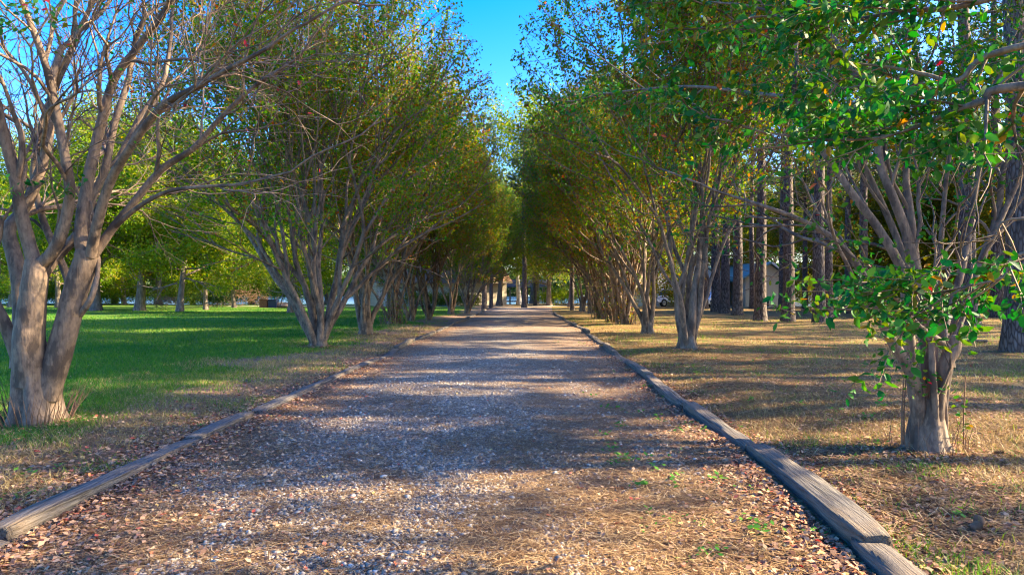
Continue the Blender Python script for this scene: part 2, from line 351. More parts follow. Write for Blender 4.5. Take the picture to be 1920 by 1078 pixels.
# ------------------------------------------------------------------ tree tools
def unit(v): v = np.asarray(v, float); return v/(np.linalg.norm(v, axis=-1, keepdims=True)+1e-9)
def cr(P, m=5):
    P = np.asarray(P, float); Q = np.vstack([2*P[0]-P[1], P, 2*P[-1]-P[-2]]); out = []
    for i in range(len(P)-1):
        a, b, c, d = Q[i:i+4]
        for t in np.arange(m)/m: out.append(.5*((2*b)+(c-a)*t+(2*a-5*b+4*c-d)*t*t+(3*b-a-3*c+d)*t**3))
    out.append(P[-1]); return np.array(out)
def tube(acc, P, Rr, k=8, lob=None, cap=False, rough=0.0, rng=None):
    P = np.asarray(P, float); Rr = np.asarray(Rr, float); n = len(P)
    T = np.empty_like(P); T[1:-1] = P[2:]-P[:-2]; T[0] = P[1]-P[0]; T[-1] = P[-1]-P[-2]; T = unit(T)
    N = np.empty_like(P); v = np.cross(T[0], (0.31, .95, .05)); N[0] = unit(v)
    for i in range(1, n):
        v = N[i-1]-T[i]*np.dot(N[i-1], T[i]); N[i] = v/(math.sqrt(v.dot(v))+1e-9)
    B = np.cross(T, N); th = np.linspace(0, 2*math.pi, k, endpoint=False)
    rr = Rr[:, None]*np.ones(k)
    if lob is not None: rr = rr*lob(np.linspace(0, 1, n)[:, None], th[None, :])
    if rough and rng is not None:
        s = rng.uniform(0, 99); rr = rr*(1+rough*(vn(np.arange(n)[:, None]*.7+s, np.cos(th)[None]*1.5+9, 2)-.5)*2)
    V = P[:, None]+rr[..., None]*(np.cos(th)[None, :, None]*N[:, None]+np.sin(th)[None, :, None]*B[:, None])
    i = np.arange(n*k).reshape(n, k); r_ = np.roll(i, -1, 1)
    Q = np.stack([i[:-1], r_[:-1], r_[1:], i[1:]], -1).reshape(-1, 4)
    if cap:
        V = np.concatenate([V.reshape(-1, 3), [P[-1]+T[-1]*Rr[-1]*.25]]); Tt = [((n-1)*k+j, (n-1)*k+(j+1) % k, n*k) for j in range(k)]
        acc.add(V, Q, Tt)
    else: acc.add(V, Q)
def sides(r): return 12 if r > .1 else 9 if r > .045 else 6 if r > .018 else 4 if r > .008 else 3

def rot(v, ax, ang):
    c, s = math.cos(ang), math.sin(ang); return v*c+np.cross(ax, v)*s+ax*np.dot(ax, v)*(1-c)
def grow(rng, roots, acc, twigs, P):
    """roots: (point, direction, radius, level). Branches go to acc, leaf-bearing shoots to twigs."""
    st = [(np.asarray(p, float), unit(d), r, l, r) for p, d, r, l in roots]; c0 = np.asarray(P['centre'], float); ra = np.asarray(P['radii'], float)
    while st:
        p, d, r, lev, rp = st.pop()
        L = P['len']*P.get('decay', .86)**lev*rng.uniform(.7, 1.3); n = max(2, int(L/P.get('seg', .22)))
        pts = [p]; q = p; h = q[:2]-c0[:2]; wob = P.get('wob', .12); stop = False
        for i in range(n):
            d = d+rng.normal(0, wob, 3); d[2] += P.get('up', .05)
            hh = q[:2]-c0[:2]; d[:2] += P.get('out', .02)*hh/(np.linalg.norm(hh)+.3)
            d = unit(d); q = q+d*L/n; pts.append(q)
            if (((q-c0)/ra)**2).sum() > 1: stop = True; break
        pts = np.array(pts); m = len(pts)
        re = max(r*P.get('taper', .82), P['rmin']*.6); R_ = np.linspace(r, re, m); R_[0] = min(rp, r*1.35)
        tube(acc, pts, R_, sides(r))
        small = r < P['rleaf']
        if small: twigs.append(pts)
        if stop or lev >= P['maxlev'] or re < P['rmin']:
            if not small: twigs.append(pts[-3:])
            continue
        nc = 3 if rng.random() < P.get('tri', .15) else 2
        ax = unit(np.cross(d, rng.normal(0, 1, 3))); a0 = rng.uniform(0, 6.28)
        for j in range(nc):
            an = rng.uniform(*P.get('ang', (.2, .5))); a2 = rot(ax, d, a0+j*2*math.pi/nc+rng.normal(0, .3))
            st.append((pts[-1]-d*re*.5, rot(d, a2, an), re*rng.uniform(*P.get('shrink', (.68, .85))), lev+1, re))
        if rng.random() < P.get('side', .5):
            k = rng.integers(1, m-1) if m > 2 else 1; ax2 = unit(np.cross(d, rng.normal(0, 1, 3)))
            st.append((pts[k], rot(d, ax2, rng.uniform(.5, 1.0)), max(r*.38, P['rmin']), min(lev+2, P['maxlev']), r*.5))

def leaves(rng, twigs, N, size, acc, spread=.05, droop=.2, flat=.6, near=False, tshift=0.0, keep=None):
    A = np.concatenate([t_[:-1] for t_ in twigs]); B = np.concatenate([t_[1:] for t_ in twigs])
    gid = np.concatenate([np.full(len(t_)-1, i) for i, t_ in enumerate(twigs)])
    ln = np.linalg.norm(B-A, axis=1); i = rng.choice(len(A), N, p=ln/ln.sum()); u = rng.random((N, 1))
    pos = A[i]*(1-u)+B[i]*u+rng.normal(0, spread, (N, 3)); tw = unit(B[i]-A[i])
    if keep is not None:
        k = keep(pos); pos, tw, i = pos[k], tw[k], i[k]; N = len(pos)
    ax = rng.normal(0, 1, (N, 3)); ax = unit(ax-tw*(ax*tw).sum(1, keepdims=True)*.6)+tw*.35; ax[:, 2] -= droop; ax = unit(ax)
    nn = rng.normal(0, 1, (N, 3))*(1-flat); nn[:, 2] += flat; nn = unit(nn-ax*(nn*ax).sum(1, keepdims=True)); sd = np.cross(ax, nn)
    s = size*rng.uniform(.6, 1.25, (N, 1)); gt = rng.random(gid.max()+1)
    tint = np.clip(.62*rng.random(N)**1.1+.38*gt[gid[i]]+tshift, 0, 1)
    if near:
        f = [(0, 0, 0), (.28, .22, .07), (.65, .24, .05), (1, 0, -.16), (.65, -.24, .05), (.28, -.22, .07), (.3, 0, .02), (.66, 0, -.03)]
        cu_ = rng.uniform(-.4, 2.2, (N, 1)); wd_ = rng.uniform(.75, 1.15, (N, 1))
        V = np.stack([pos+ax*s*a_+sd*s*b_*wd_+nn*s*c_*cu_ for a_, b_, c_ in f], 1); b0 = np.arange(N)[:, None, None]*8
        T = b0+np.array([(0, 1, 6), (0, 6, 5), (2, 3, 7), (3, 4, 7)]); Q = b0+np.array([(1, 2, 7, 6), (6, 7, 4, 5)])
        acc.add(V.reshape(-1, 3), Q.reshape(-1, 4), T.reshape(-1, 3), None)
        acc.tq[-1] = np.repeat(tint, 2); acc.tt[-1] = np.repeat(tint, 4)
    else:
        V = np.stack([pos, pos+ax*s*.5+sd*s*.3+nn*s*.06, pos+ax*s, pos+ax*s*.5-sd*s*.3+nn*s*.06], 1)
        acc.add(V.reshape(-1, 3), np.arange(N*4).reshape(N, 4), None, tint)

def base_lobes(seed, amp=.22, n=5):
    r0 = np.random.default_rng(seed); ph = r0.uniform(0, 6.28, 4)
    return lambda s, th: 1+(amp*np.cos(n*th+ph[0])*.6+amp*.5*np.cos((n+3)*th+ph[1])+amp*.5*np.cos(3*th+ph[2]))*(1.1-s*.6)

def myrtle_mesh(seed, nst, H, spread, N, size=.075, low=2.2, tshift=0.0, flare=.24, hb=.5, tm=.6):
    rng = np.random.default_rng(seed); acc = Acc(); tw = []
    tube(acc, np.array([(0, 0, -.15), (0, 0, .0), (0, 0, .15), (0, .0, hb*.6), (0, 0, hb)]), [flare*1.3, flare*1.18, flare, flare*.82, flare*.66], 22, base_lobes(seed, .34, 5))
    P = dict(len=H*.175, decay=.90, seg=.28, wob=.075, up=.035, out=.022, taper=.84, shrink=(.70, .86), ang=(.14, .42), maxlev=8, rmin=.0045, rleaf=.014, side=.75,
             tri=.12, centre=(0, 0, H*.55), radii=(spread, spread, H*.47))
    roots = []
    for k in range(nst):
        a = k*2*math.pi/nst+rng.normal(0, .25); til = rng.uniform(.14, tm) if k < nst-2 else rng.uniform(.02, .2)
        d = np.array([math.cos(a)*math.sin(til), math.sin(a)*math.sin(til), math.cos(til)]); r = rng.uniform(.045, .08)
        p0 = np.array([math.cos(a)*flare*.62, math.sin(a)*flare*.62, hb*rng.uniform(.05, .6)]); L = rng.uniform(.9, 1.7)
        ps = [p0]; q = p0; dd = d.copy()
        for i in range(6):
            dd = unit(dd+rng.normal(0, .07, 3)+np.array([0, 0, .03])); q = q+dd*L/6; ps.append(q)
        ps = np.array(ps); tube(acc, ps, np.linspace(r*1.35, r, 7), 10, rough=.06, rng=rng)
        roots.append((ps[-1], dd, r*.9, 0))
        roots.append((ps[-1], unit(dd+rng.normal(0, .28, 3)), r*.75, 0))
    grow(rng, roots, acc, tw, P)
    la = Acc(); keep = lambda p: p[:, 2] > low+.9*(vn(p[:, 0]*1.2+seed, p[:, 1]*1.2, 4)-.5)
    tw = [x for x in tw if len(x) > 1]
    leaves(rng, tw, N, size, la, .06, .25, .5, tshift=tshift, keep=keep)
    return acc, la
def make_tree(name, meshes, bark, leaf, loc, label, cat, group, rz=0, s=1.0, crown='crown'):
    acc, la = meshes; r = empty(name, loc, rz, s); tag(r, label, cat, group)
    acc.build('trunk', M[bark], r, smooth=True)
    if la is not None and la.n: la.build(crown, M[leaf], r, tint=True)
    return r
def place(proto, x, y, rz, s, label, group=None, name=None):
    c = copy_tree(proto); c.location = (x, y, float(gz(x, y))); c.rotation_euler = (0, 0, rz); c.scale = (s, s, s); c['label'] = label
    if group: c['group'] = group
    return c
LG, RG = 'crape myrtles in the row left of the driveway', 'crape myrtles in the row right of the driveway'

# hero tree on the left: big forked trunk, nearly bare crown
def traced(acc, pts, r0, r1, k=12, m=5, rng=None, rough=.05, cap=False, lobes=None):
    P = cr([at(*p) for p in pts], m); n = len(P); s = np.linspace(0, 1, n)
    tube(acc, P, r0*(1-s)+r1*s, k, lob=lobes, rough=rough, rng=rng, cap=cap); return P
def hero_left():
    rng = np.random.default_rng(5); acc = Acc(); tw = []; D = 7.47; b = at(72, 803, D); b[2] = float(gz(b[0], b[1]))
    tube(acc, np.array([b+[.0, 0, -.2], b+[0, 0, 0], b+[-.01, 0, .12], b+[-.02, 0, .3], b+[-.04, 0, .55], b+[-.07, 0, .8], b+[-.08, 0, .95]]), [.34, .31, .255, .23, .21, .17, .11], 28, base_lobes(3, .2, 5))
    tr = lambda pts, r0, r1, **k: traced(acc, pts, r0, r1, rng=rng, **k)
    ends = []
    def go_(pts, r0, r1, lev=2, sub=3, **k):
        r0, r1 = r0*.7, r1*.75; P = tr(pts, r0, r1, **k); ends.append((P[-1], P[-1]-P[-2], r1, lev))
        n = len(P)
        for q in range(sub):
            i = int(n*(.38+.55*(q+rng.random()*.8)/max(sub, 1))); i = min(i, n-2); d = unit(P[i+1]-P[i]); s = i/n
            ax = unit(np.cross(d, rng.normal(0, 1, 3))); ends.append((P[i], rot(d, ax, rng.uniform(.35, .8)), (r0*(1-s)+r1*s)*rng.uniform(.4, .62), lev+1))
        return P
    # centre stem and its two forks
    tr([(62, 720, 7.4), (55, 650, 7.35), (60, 580, 7.32), (66, 520, 7.3), (68, 488, 7.3)], .165, .105, k=14)
    go_([(66, 500, 7.3), (52, 450, 7.3), (38, 395, 7.25), (26, 330, 7.2), (8, 262, 7.1), (-8, 190, 7.0)], .105, .06)
    go_([(70, 500, 7.3), (96, 476, 7.28), (118, 430, 7.25), (130, 362, 7.2), (122, 300, 7.15), (103, 205, 7.1), (86, 130, 7.0), (62, 62, 6.9), (40, 5, 6.8)], .10, .036, sub=5)
    go_([(76, 520, 7.5), (108, 480, 7.6), (150, 432, 7.7), (172, 370, 7.75), (196, 318, 7.8), (214, 230, 7.9), (240, 150, 8.0)], .09, .045, sub=3)
    # right-hand trunk
    tr([(88, 745, 7.45), (106, 680, 7.45), (126, 610, 7.45), (142, 545, 7.45), (157, 500, 7.45), (165, 470, 7.45)], .135, .115, k=14)
    go_([(158, 485, 7.45), (152, 440, 7.45), (158, 380, 7.5), (168, 320, 7.5), (188, 232, 7.5), (212, 150, 7.45), (255, 90, 7.35), (300, 30, 7.2), (340, -30, 7.1)], .11, .032, sub=6)
    go_([(170, 480, 7.4), (182, 420, 7.3), (204, 345, 7.2), (240, 282, 7.0), (300, 202, 6.8), (362, 166, 6.6), (425, 130, 6.4), (505, 88, 6.2)], .085, .022, sub=6)
    go_([(176, 478, 7.45), (208, 432, 7.5), (250, 380, 7.5), (302, 318, 7.5), (362, 278, 7.45), (412, 222, 7.4), (478, 160, 7.3), (540, 120, 7.2)], .075, .022, sub=6)
    go_([(212, 428, 7.5), (250, 395, 7.4), (285, 372, 7.3), (322, 357, 7.2), (382, 350, 7.05), (450, 345, 6.9), (545, 322, 6.7)], .042, .014, sub=4)
    go_([(150, 470, 7.6), (186, 390, 7.9), (222, 300, 8.1), (262, 220, 8.3), (305, 150, 8.4), (320, 60, 8.5)], .075, .03, sub=5)
    # left back trunk, low left limb, stem crossing behind
    go_([(40, 690, 7.6), (42, 600, 7.7), (38, 530, 7.75), (24, 470, 7.8), (16, 430, 7.8), (45, 390, 7.9), (75, 320, 7.95), (92, 240, 8.0), (96, 150, 8.0)], .15, .055, sub=4)
    go_([(40, 690, 7.45), (15, 620, 7.4), (-15, 560, 7.3), (-60, 480, 7.2), (-120, 380, 7.1)], .10, .055)
    go_([(92, 715, 7.7), (103, 640, 7.8), (132, 565, 7.9), (124, 515, 8.0), (96, 452, 8.1), (74, 392, 8.2), (62, 320, 8.25), (84, 210, 8.3), (130, 100, 8.3)], .07, .045, sub=4)
    go_([(150, 590, 7.45), (166, 568, 7.4), (176, 545, 7.4), (182, 520, 7.45)], .05, .035, lev=6, sub=0, cap=True)   # sawn stub
    tr([(32, 690, 7.35), (30, 645, 7.3), (32, 615, 7.3)], .05, .035, cap=True)
    c = at(180, 120, 7.5)
    grow(rng, ends, acc, tw, dict(len=1.15, decay=.86, seg=.13, wob=.16, up=.035, out=.02, taper=.78, shrink=(.66, .85), ang=(.25, .6), maxlev=9, rmin=.0030, rleaf=.0085, side=1.0, tri=.12,
         centre=c-[0, 0, .3], radii=(3.5, 4.2, 4.1)))
    la = Acc(); leaves(rng, tw, 1500, .055, la, .03, .3, .4, near=True, tshift=.16, keep=lambda p: (p[:, 0] > -4.2) | (p[:, 2] > 3.9))
    sp = [np.array([at(x, y, 7.1), at(x+rng.uniform(-25, 25), y-rng.uniform(5, 20), 7.05)]) for x, y in ((20, 365), (60, 345), (90, 360), (120, 372), (150, 350), (40, 350), (5, 380))]
    leaves(rng, sp, 45, .07, la, .03, .3, .4, near=True, tshift=.05)
    sp = [np.array([at(x, y, 5.4), at(x+rng.uniform(-40, 40), y-30, 5.3)]) for x, y in ((20, 20), (60, 40), (95, 30), (5, 55), (110, 50), (35, 60))]
    leaves(rng, sp, 80, .07, la, .06, .3, .4, near=True, tshift=.12)
    r = empty('crape_myrtle', b); tag(r, 'large nearly bare crape myrtle with thick forked trunk at the left edge of the lawn', 'tree', LG)
    acc.build('trunk', M['myrtle_bark'], r, smooth=True, loc=b); la.build('crown', M['leaf_near'], r, loc=b, tint=True)
    # dry suckers at the foot
    sa = Acc()
    for k in range(70):
        a0 = rng.uniform(0, 6.28); q = b+[math.cos(a0)*.33, math.sin(a0)*.3-.05, 0]; d = unit([math.cos(a0)*.5, math.sin(a0)*.5, 1.2])
        tube(sa, np.array([q, q+d*.15, q+d*rng.uniform(.25, .5)+rng.normal(0, .04, 3)]), [.006, .005, .002], 3)
    sa.build('suckers', M['cone'], r, loc=b)
hero_left()

def hero_right():
    rng = np.random.default_rng(8); acc = Acc(); tw = []; b = at(1737, 850, 6.3); b[2] = float(gz(b[0], b[1]))
    tube(acc, np.array([b+[0, 0, -.2], b, b+[0, 0, .1], b+[0, 0, .28], b+[0, 0, .5]]), [.24, .205, .16, .135, .09], 26, base_lobes(12, .25, 6))
    ends = []
    def go_(pts, r0, r1, lev=2, sub=4, cap=False, **k):
        r0, r1 = r0*.72, r1*.72; P = traced(acc, pts, r0, r1, rng=rng, cap=cap, **k); n = len(P)
        if not cap: ends.append((P[-1], P[-1]-P[-2], r1, lev))
        for q in range(sub):
            i = min(int(n*(.4+.55*(q+rng.random()*.8)/max(sub, 1))), n-2); d = unit(P[i+1]-P[i]); s = i/n
            ax = unit(np.cross(d, rng.normal(0, 1, 3))); ends.append((P[i], rot(d, ax, rng.uniform(.35, .8)), (r0*(1-s)+r1*s)*rng.uniform(.4, .6), lev+1))
    go_([(1716, 830, 6.3), (1722, 760, 6.25), (1704, 692, 6.2), (1668, 632, 6.15), (1640, 575, 6.1), (1612, 505, 6.1), (1560, 446, 6.1), (1500, 412, 6.15), (1430, 386, 6.2), (1370, 367, 6.3)], .085, .016, sub=6)
    go_([(1724, 800, 6.3), (1712, 720, 6.3), (1704, 640, 6.3), (1700, 565, 6.3), (1688, 500, 6.35), (1645, 425, 6.4), (1602, 368, 6.45), (1562, 310, 6.5), (1520, 250, 6.6), (1490, 170, 6.7)], .085, .03)
    go_([(1738, 800, 6.35), (1738, 700, 6.4), (1735, 610, 6.4), (1722, 530, 6.45), (1704, 450, 6.5), (1676, 372, 6.5), (1652, 310, 6.55), (1640, 220, 6.6), (1600, 130, 6.7)], .085, .04)
    go_([(1730, 560, 6.5), (1716, 480, 6.55), (1708, 400, 6.6), (1700, 330, 6.65), (1712, 250, 6.7), (1730, 160, 6.8)], .06, .03)
    go_([(1752, 820, 6.3), (1758, 740, 6.25), (1774, 680, 6.2), (1788, 655, 6.2), (1790, 630, 6.2)], .10, .075, lev=5, sub=0, cap=True)
    go_([(1782, 690, 6.25), (1770, 620, 6.35), (1788, 560, 6.45), (1805, 500, 6.5), (1818, 430, 6.6), (1835, 330, 6.7), (1850, 230, 6.8)], .06, .028)
    go_([(1786, 660, 6.2), (1762, 640, 6.15), (1740, 625, 6.1), (1722, 610, 6.05)], .05, .03, lev=5, sub=1)
    go_([(1762, 800, 6.4), (1776, 700, 6.5), (1800, 600, 6.6), (1836, 500, 6.75), (1872, 400, 6.9), (1884, 310, 7.0), (1930, 210, 7.1)], .06, .035)
    go_([(1745, 760, 6.5), (1752, 660, 6.6), (1758, 560, 6.7), (1765, 450, 6.8), (1775, 340, 6.9), (1790, 240, 7.0)], .05, .025)
    go_([(1748, 830, 6.22), (1752, 760, 6.18), (1748, 700, 6.15), (1746, 640, 6.15)], .05, .035, lev=5, sub=1)
    go_([(1770, 835, 6.3), (1772, 780, 6.28), (1768, 730, 6.3)], .035, .025, lev=6, sub=0, cap=True)
    go_([(1742, 700, 6.45), (1722, 600, 6.6), (1690, 470, 6.8), (1640, 350, 6.9), (1585, 240, 7.0), (1540, 120, 7.1)], .06, .03)
    go_([(1765, 700, 6.5), (1790, 600, 6.7), (1850, 470, 6.8), (1905, 350, 6.9), (1960, 240, 7.0)], .055, .03)
    # long limb reaching over the driveway against the sky
    go_([(1640, 220, 6.6), (1540, 190, 7.4), (1420, 175, 8.4), (1300, 162, 9.3), (1200, 168, 9.8), (1120, 178, 10.1), (1060, 190, 10.2), (985, 168, 10.3)], .04, .008, lev=4, sub=14)
    go_([(1210, 167, 9.8), (1130, 110, 9.9), (1075, 75, 10), (1040, 45, 10.1), (1012, 5, 10.1)], .016, .005, lev=4, sub=9)
    for q in range(12):
        a0 = rng.uniform(0, 6.28); i = rng.integers(0, 1); 
    c = at(1680, 180, 6.6)
    grow(rng, ends, acc, tw, dict(len=1.0, decay=.86, seg=.14, wob=.15, up=.03, out=.02, taper=.78, shrink=(.66, .85), ang=(.25, .6), maxlev=8, rmin=.0045, rleaf=.010, side=.7, tri=.12, centre=c+[-.2, .6, 0], radii=(4.6, 4.4, 3.4)))
    la = Acc(); leaves(rng, tw, 17000, .062, la, .05, .3, .45, near=True, tshift=.03, keep=lambda p: (p[:, 2] > 2.75+.9*(vn(p[:, 0]*2, p[:, 1]*2, 9)-.5)) | ((rng.random(len(p)) < .22) & (p[:, 2] > 1.6)))
    sp = [np.array([at(x, y, 6.15), at(x+rng.uniform(-20, 20), y-rng.uniform(10, 40), 6.1)]) for x, y in ((1700, 720), (1712, 735), (1722, 712), (1735, 728), (1800, 780), (1792, 745), (1804, 815), (1690, 520), (1660, 470), (1600, 480), (1620, 440), (1580, 500))]
    leaves(rng, sp, 170, .05, la, .04, .2, .4, near=True, tshift=.12)
    r = empty('crape_myrtle', b); tag(r, 'multi stemmed crape myrtle with peeling pale stems standing nearest on the right', 'tree', RG)
    acc.build('trunk', M['myrtle_bark'], r, smooth=True, loc=b); la.build('crown', M['leaf_near'], r, loc=b, tint=True)
    sa = Acc()
    for k in range(24):
        a0 = rng.uniform(0, 6.28); rr = rng.uniform(.18, .34); q = b+[math.cos(a0)*rr, math.sin(a0)*rr-.05, 0]
        d = unit([math.cos(a0)*.12, math.sin(a0)*.12, 1.2]); h = rng.uniform(.12, .4)
        tube(sa, np.array([q, q+d*h*.5+rng.normal(0, .03, 3), q+d*h+rng.normal(0, .05, 3)]), [.004, .003, .0015], 3)
    for px in (1690, 1694, 1806): q = at(px, 832, 6.3); tube(sa, np.array([q, q+[0, 0, .3], q+[.02, 0, .62]]), [.008, .007, .004], 4)
    sa.build('suckers', M['cone'], r, loc=b)
hero_right()

def overhang_right():                     # tree beside the camera, its leafy limbs reach into the picture
    rng = np.random.default_rng(21); acc = Acc(); tw = []; b = np.array([4.9, .9, 0.]); b[2] = float(gz(4.9, .9))
    tube(acc, np.array([b+[0, 0, -.2], b, b+[0, 0, .2], b+[0, 0, .6]]), [.32, .28, .22, .16], 20, base_lobes(2))
    ends = []
    def limb(pts, r0, r1, lev=3, sub=5):
        P = cr(pts, 5); n = len(P); s = np.linspace(0, 1, n); R_ = (r0*(1-s)**1.5+r1*s)*.6; tube(acc, P, R_, 10, rough=.06, rng=rng)
        ends.append((P[-1], P[-1]-P[-2], r1, lev))
        for q in range(sub):
            i = min(int(n*(.3+.65*(q+rng.random()*.8)/sub)), n-2); d = unit(P[i+1]-P[i]); ax = unit(np.cross(d, rng.normal(0, 1, 3)))
            ends.append((P[i], rot(d, ax, rng.uniform(.4, .9)), max(R_[i]*.5, .006), lev+1))
    B0 = b+[-.1, .1, .4]
    limb([B0, (4.3, 1.4, 1.6), (3.3, 2.3, 2.3), at(1925, 160, 3.1), at(1850, 188, 3.2), at(1790, 208, 3.3), at(1720, 238, 3.4), at(1650, 258, 3.5), at(1560, 262, 3.6), at(1440, 250, 3.7)], .06, .008, 4, 8)
    limb([B0, (4.2, 1.6, 1.9), (3.2, 2.6, 2.6), at(1900, 90, 3.3), at(1800, 150, 3.4), at(1740, 140, 3.5), at(1660, 124, 3.6), at(1540, 110, 3.7), at(1420, 60, 3.8)], .05, .008, 4, 8)
    limb([B0, (4.3, 1.7, 2.3), (3.3, 2.8, 3.1), at(1850, 0, 3.4), at(1700, 20, 3.5), at(1560, 40, 3.7), at(1430, 30, 3.8), at(1340, 50, 3.9)], .05, .008, 4, 8)
    limb([B0, (4.2, 1.6, 1.2), (3.3, 2.6, 1.6), at(1960, 470, 3.1), at(1880, 520, 3.2), at(1800, 540, 3.3), at(1700, 570, 3.4), at(1610, 580, 3.5)], .03, .005, 5, 13)
    limb([(3.3, 2.6, 1.6), at(1940, 410, 3.3), at(1860, 450, 3.4), at(1780, 500, 3.4), at(1700, 520, 3.5)], .015, .005, 5, 10)
    limb([B0, (4.5, 1.2, 2.2), (4.0, 2.0, 4.0), (3.2, 2.8, 5.4), (2.6, 3.4, 6.5)], .07, .03, 2, 5)
    limb([B0, (5.2, .8, 2.0), (5.8, .4, 4.0), (6.0, 0, 6.0)], .07, .03, 2, 6)
    limb([B0, (4.9, .2, 2.0), (4.6, -.6, 4.0), (3.6, -1.0, 5.6)], .07, .03, 2, 6)
    limb([B0, (4.4, 1.8, 2.6), (4.2, 3.0, 4.2), (3.8, 3.8, 5.6)], .07, .03, 2, 6)
    grow(rng, ends, acc, tw, dict(len=.75, decay=.84, seg=.1, wob=.16, up=.0, out=.01, taper=.76, shrink=(.66, .84), ang=(.25, .65), maxlev=7, rmin=.0024, rleaf=.0085, side=.8, tri=.12, centre=(3.6, 2.2, 3.6), radii=(3.4, 3.2, 3.6)))
    la = Acc()
    leaves(rng, tw, 12500, .06, la, .035, .35, .4, near=True, tshift=-.02, keep=lambda p: ~((p[:, 1] > .5) & (p[:, 2] > 1.70-.25*vn(p[:, 0]*4, p[:, 1]*4, 3)) & (p[:, 2] < 2.02+.35*vn(p[:, 0]*3, p[:, 1]*3, 4))) & ~((p[:, 2] < 2.6) & (p[:, 0] < 1.35) & (p[:, 1] > 0) & (p[:, 1] < 4.5) & (p[:, 2] < 1.8+(1.35-p[:, 0])*.8)))
    r = empty('crape_myrtle', b); tag(r, 'crape myrtle just outside the right edge whose large glossy leaves hang into view', 'tree', RG)
    acc.build('trunk', M['myrtle_bark'], r, smooth=True, loc=b); la.build('crown', M['leaf_near'], r, loc=b, tint=True)
overhang_right()

# the rows
NL = 85000
protos = []
specs = [(101, 10, 9.6, 4.5, 1.9, .06, .19, .45, .52), (102, 6, 9.2, 3.9, 2.1, .14, .2, 1.0, .34), (103, 8, 9.8, 4.2, 2.0, .12, .20, .7, .42), (104, 8, 9.0, 4.0, 1.9, .06, .16, .55, .5), (105, 7, 9.4, 4.3, 2.0, .14, .15, .5, .42)]
def V_(i): return myrtle_mesh(specs[i][0], specs[i][1], specs[i][2], specs[i][3], NL, .085, *specs[i][4:])
rowL = [(597, 655, 0, 0, 'vase shaped crape myrtle with many spreading stems, second from the camera on the left'),
        (685, 632, 1, 1.2, 'crape myrtle with a stout upright double trunk, third from the camera on the left'),
        (737, 611, 2, 2.1, 'crape myrtle with a sunlit pale split trunk, fourth from the camera on the left'),
        (771, 603, 3, .5, 'crape myrtle with grey forked trunk, fifth from the camera on the left'),
        (804, 601, 4, 3.3, 'slim dark trunked crape myrtle, sixth from the camera on the left'),
        (846, 592, 1, 4.4, 'crape myrtle with pale fanned stems in front of the cream house, seventh on the left'),
        (876, 588, 3, 5.1, 'thin grey crape myrtle near the far end of the left row, eighth on the left')]
rowR = [(1290, 660, 2, 2.6, 'tall crape myrtle with green stained base, second from the camera on the right'),
        (1215, 627, 1, 3.9, 'crape myrtle with pale grey stems splayed low, third from the camera on the right'),
        (1172, 611, 4, .9, 'bushy based crape myrtle with yellow suckers, fourth from the camera on the right'),
        (1155, 606, 0, 1.9, 'dark leaning crape myrtle, fifth from the camera on the right'),
        (1128, 599, 3, 2.9, 'dark clumped crape myrtle with brown base, sixth from the camera on the right'),
        (1108, 590, 2, 4.1, 'grey stemmed crape myrtle, seventh from the camera on the right'),
        (1092, 586, 1, 5.3, 'slender crape myrtle at the far end of the right row')]
made = {}; bypx = {}
def suckers(px, root):                    # thicket of shoots round the foot of some row trees
    rng = np.random.default_rng(px); a = Acc(); lv = Acc(); tw = []
    for k in range(46):
        an = rng.uniform(0, 6.28); rr = rng.uniform(.12, .55); q = np.array([math.cos(an)*rr, math.sin(an)*rr, -.03]); h_ = rng.uniform(.4, 2.1); d_ = unit([math.cos(an)*.15, math.sin(an)*.15, 1])
        P = np.array([q, q+d_*h_*.5+rng.normal(0, .05, 3), q+d_*h_+rng.normal(0, .1, 3)]); tube(a, P, [.014, .010, .004], 4); tw.append(P)
    leaves(rng, tw, 900, .07, lv, .04, .1, .4, tshift=.3)
    a.build('suckers', M['myrtle_bark'], root); lv.build('sucker_leaves', M['leaf_row'], root, tint=True)
for rows, grp in ((rowL, LG), (rowR, RG)):
    for px, by, vi, rz, lab in rows:
        d = gd(by); x = (px-960)/FPX*d; s = 1.04+.09*math.sin(px*1.7)
        if vi not in made:
            made[vi] = make_tree('crape_myrtle', V_(vi), 'myrtle_bark', 'leaf_row', (x, d, float(gz(x, d))), lab, 'tree', grp, rz, 1.04)
        else:
            o = place(made[vi], x, d, rz, s, lab, grp); o.rotation_euler = (.05*math.sin(px), .05*math.cos(px*3), rz); o.scale = (s, s*.95, s*1.06)
        for o in list(col.objects):
            if o.get('label') == lab: bypx[px] = o
for px in (737, 1172, 1155, 1128): suckers(px, bypx[px])
# rows continue behind the camera (their shade reaches the picture)
place(made[4], 5.0, -5.0, 1.0, .9, 'crape myrtle behind the camera on the right, shading the driveway', RG)

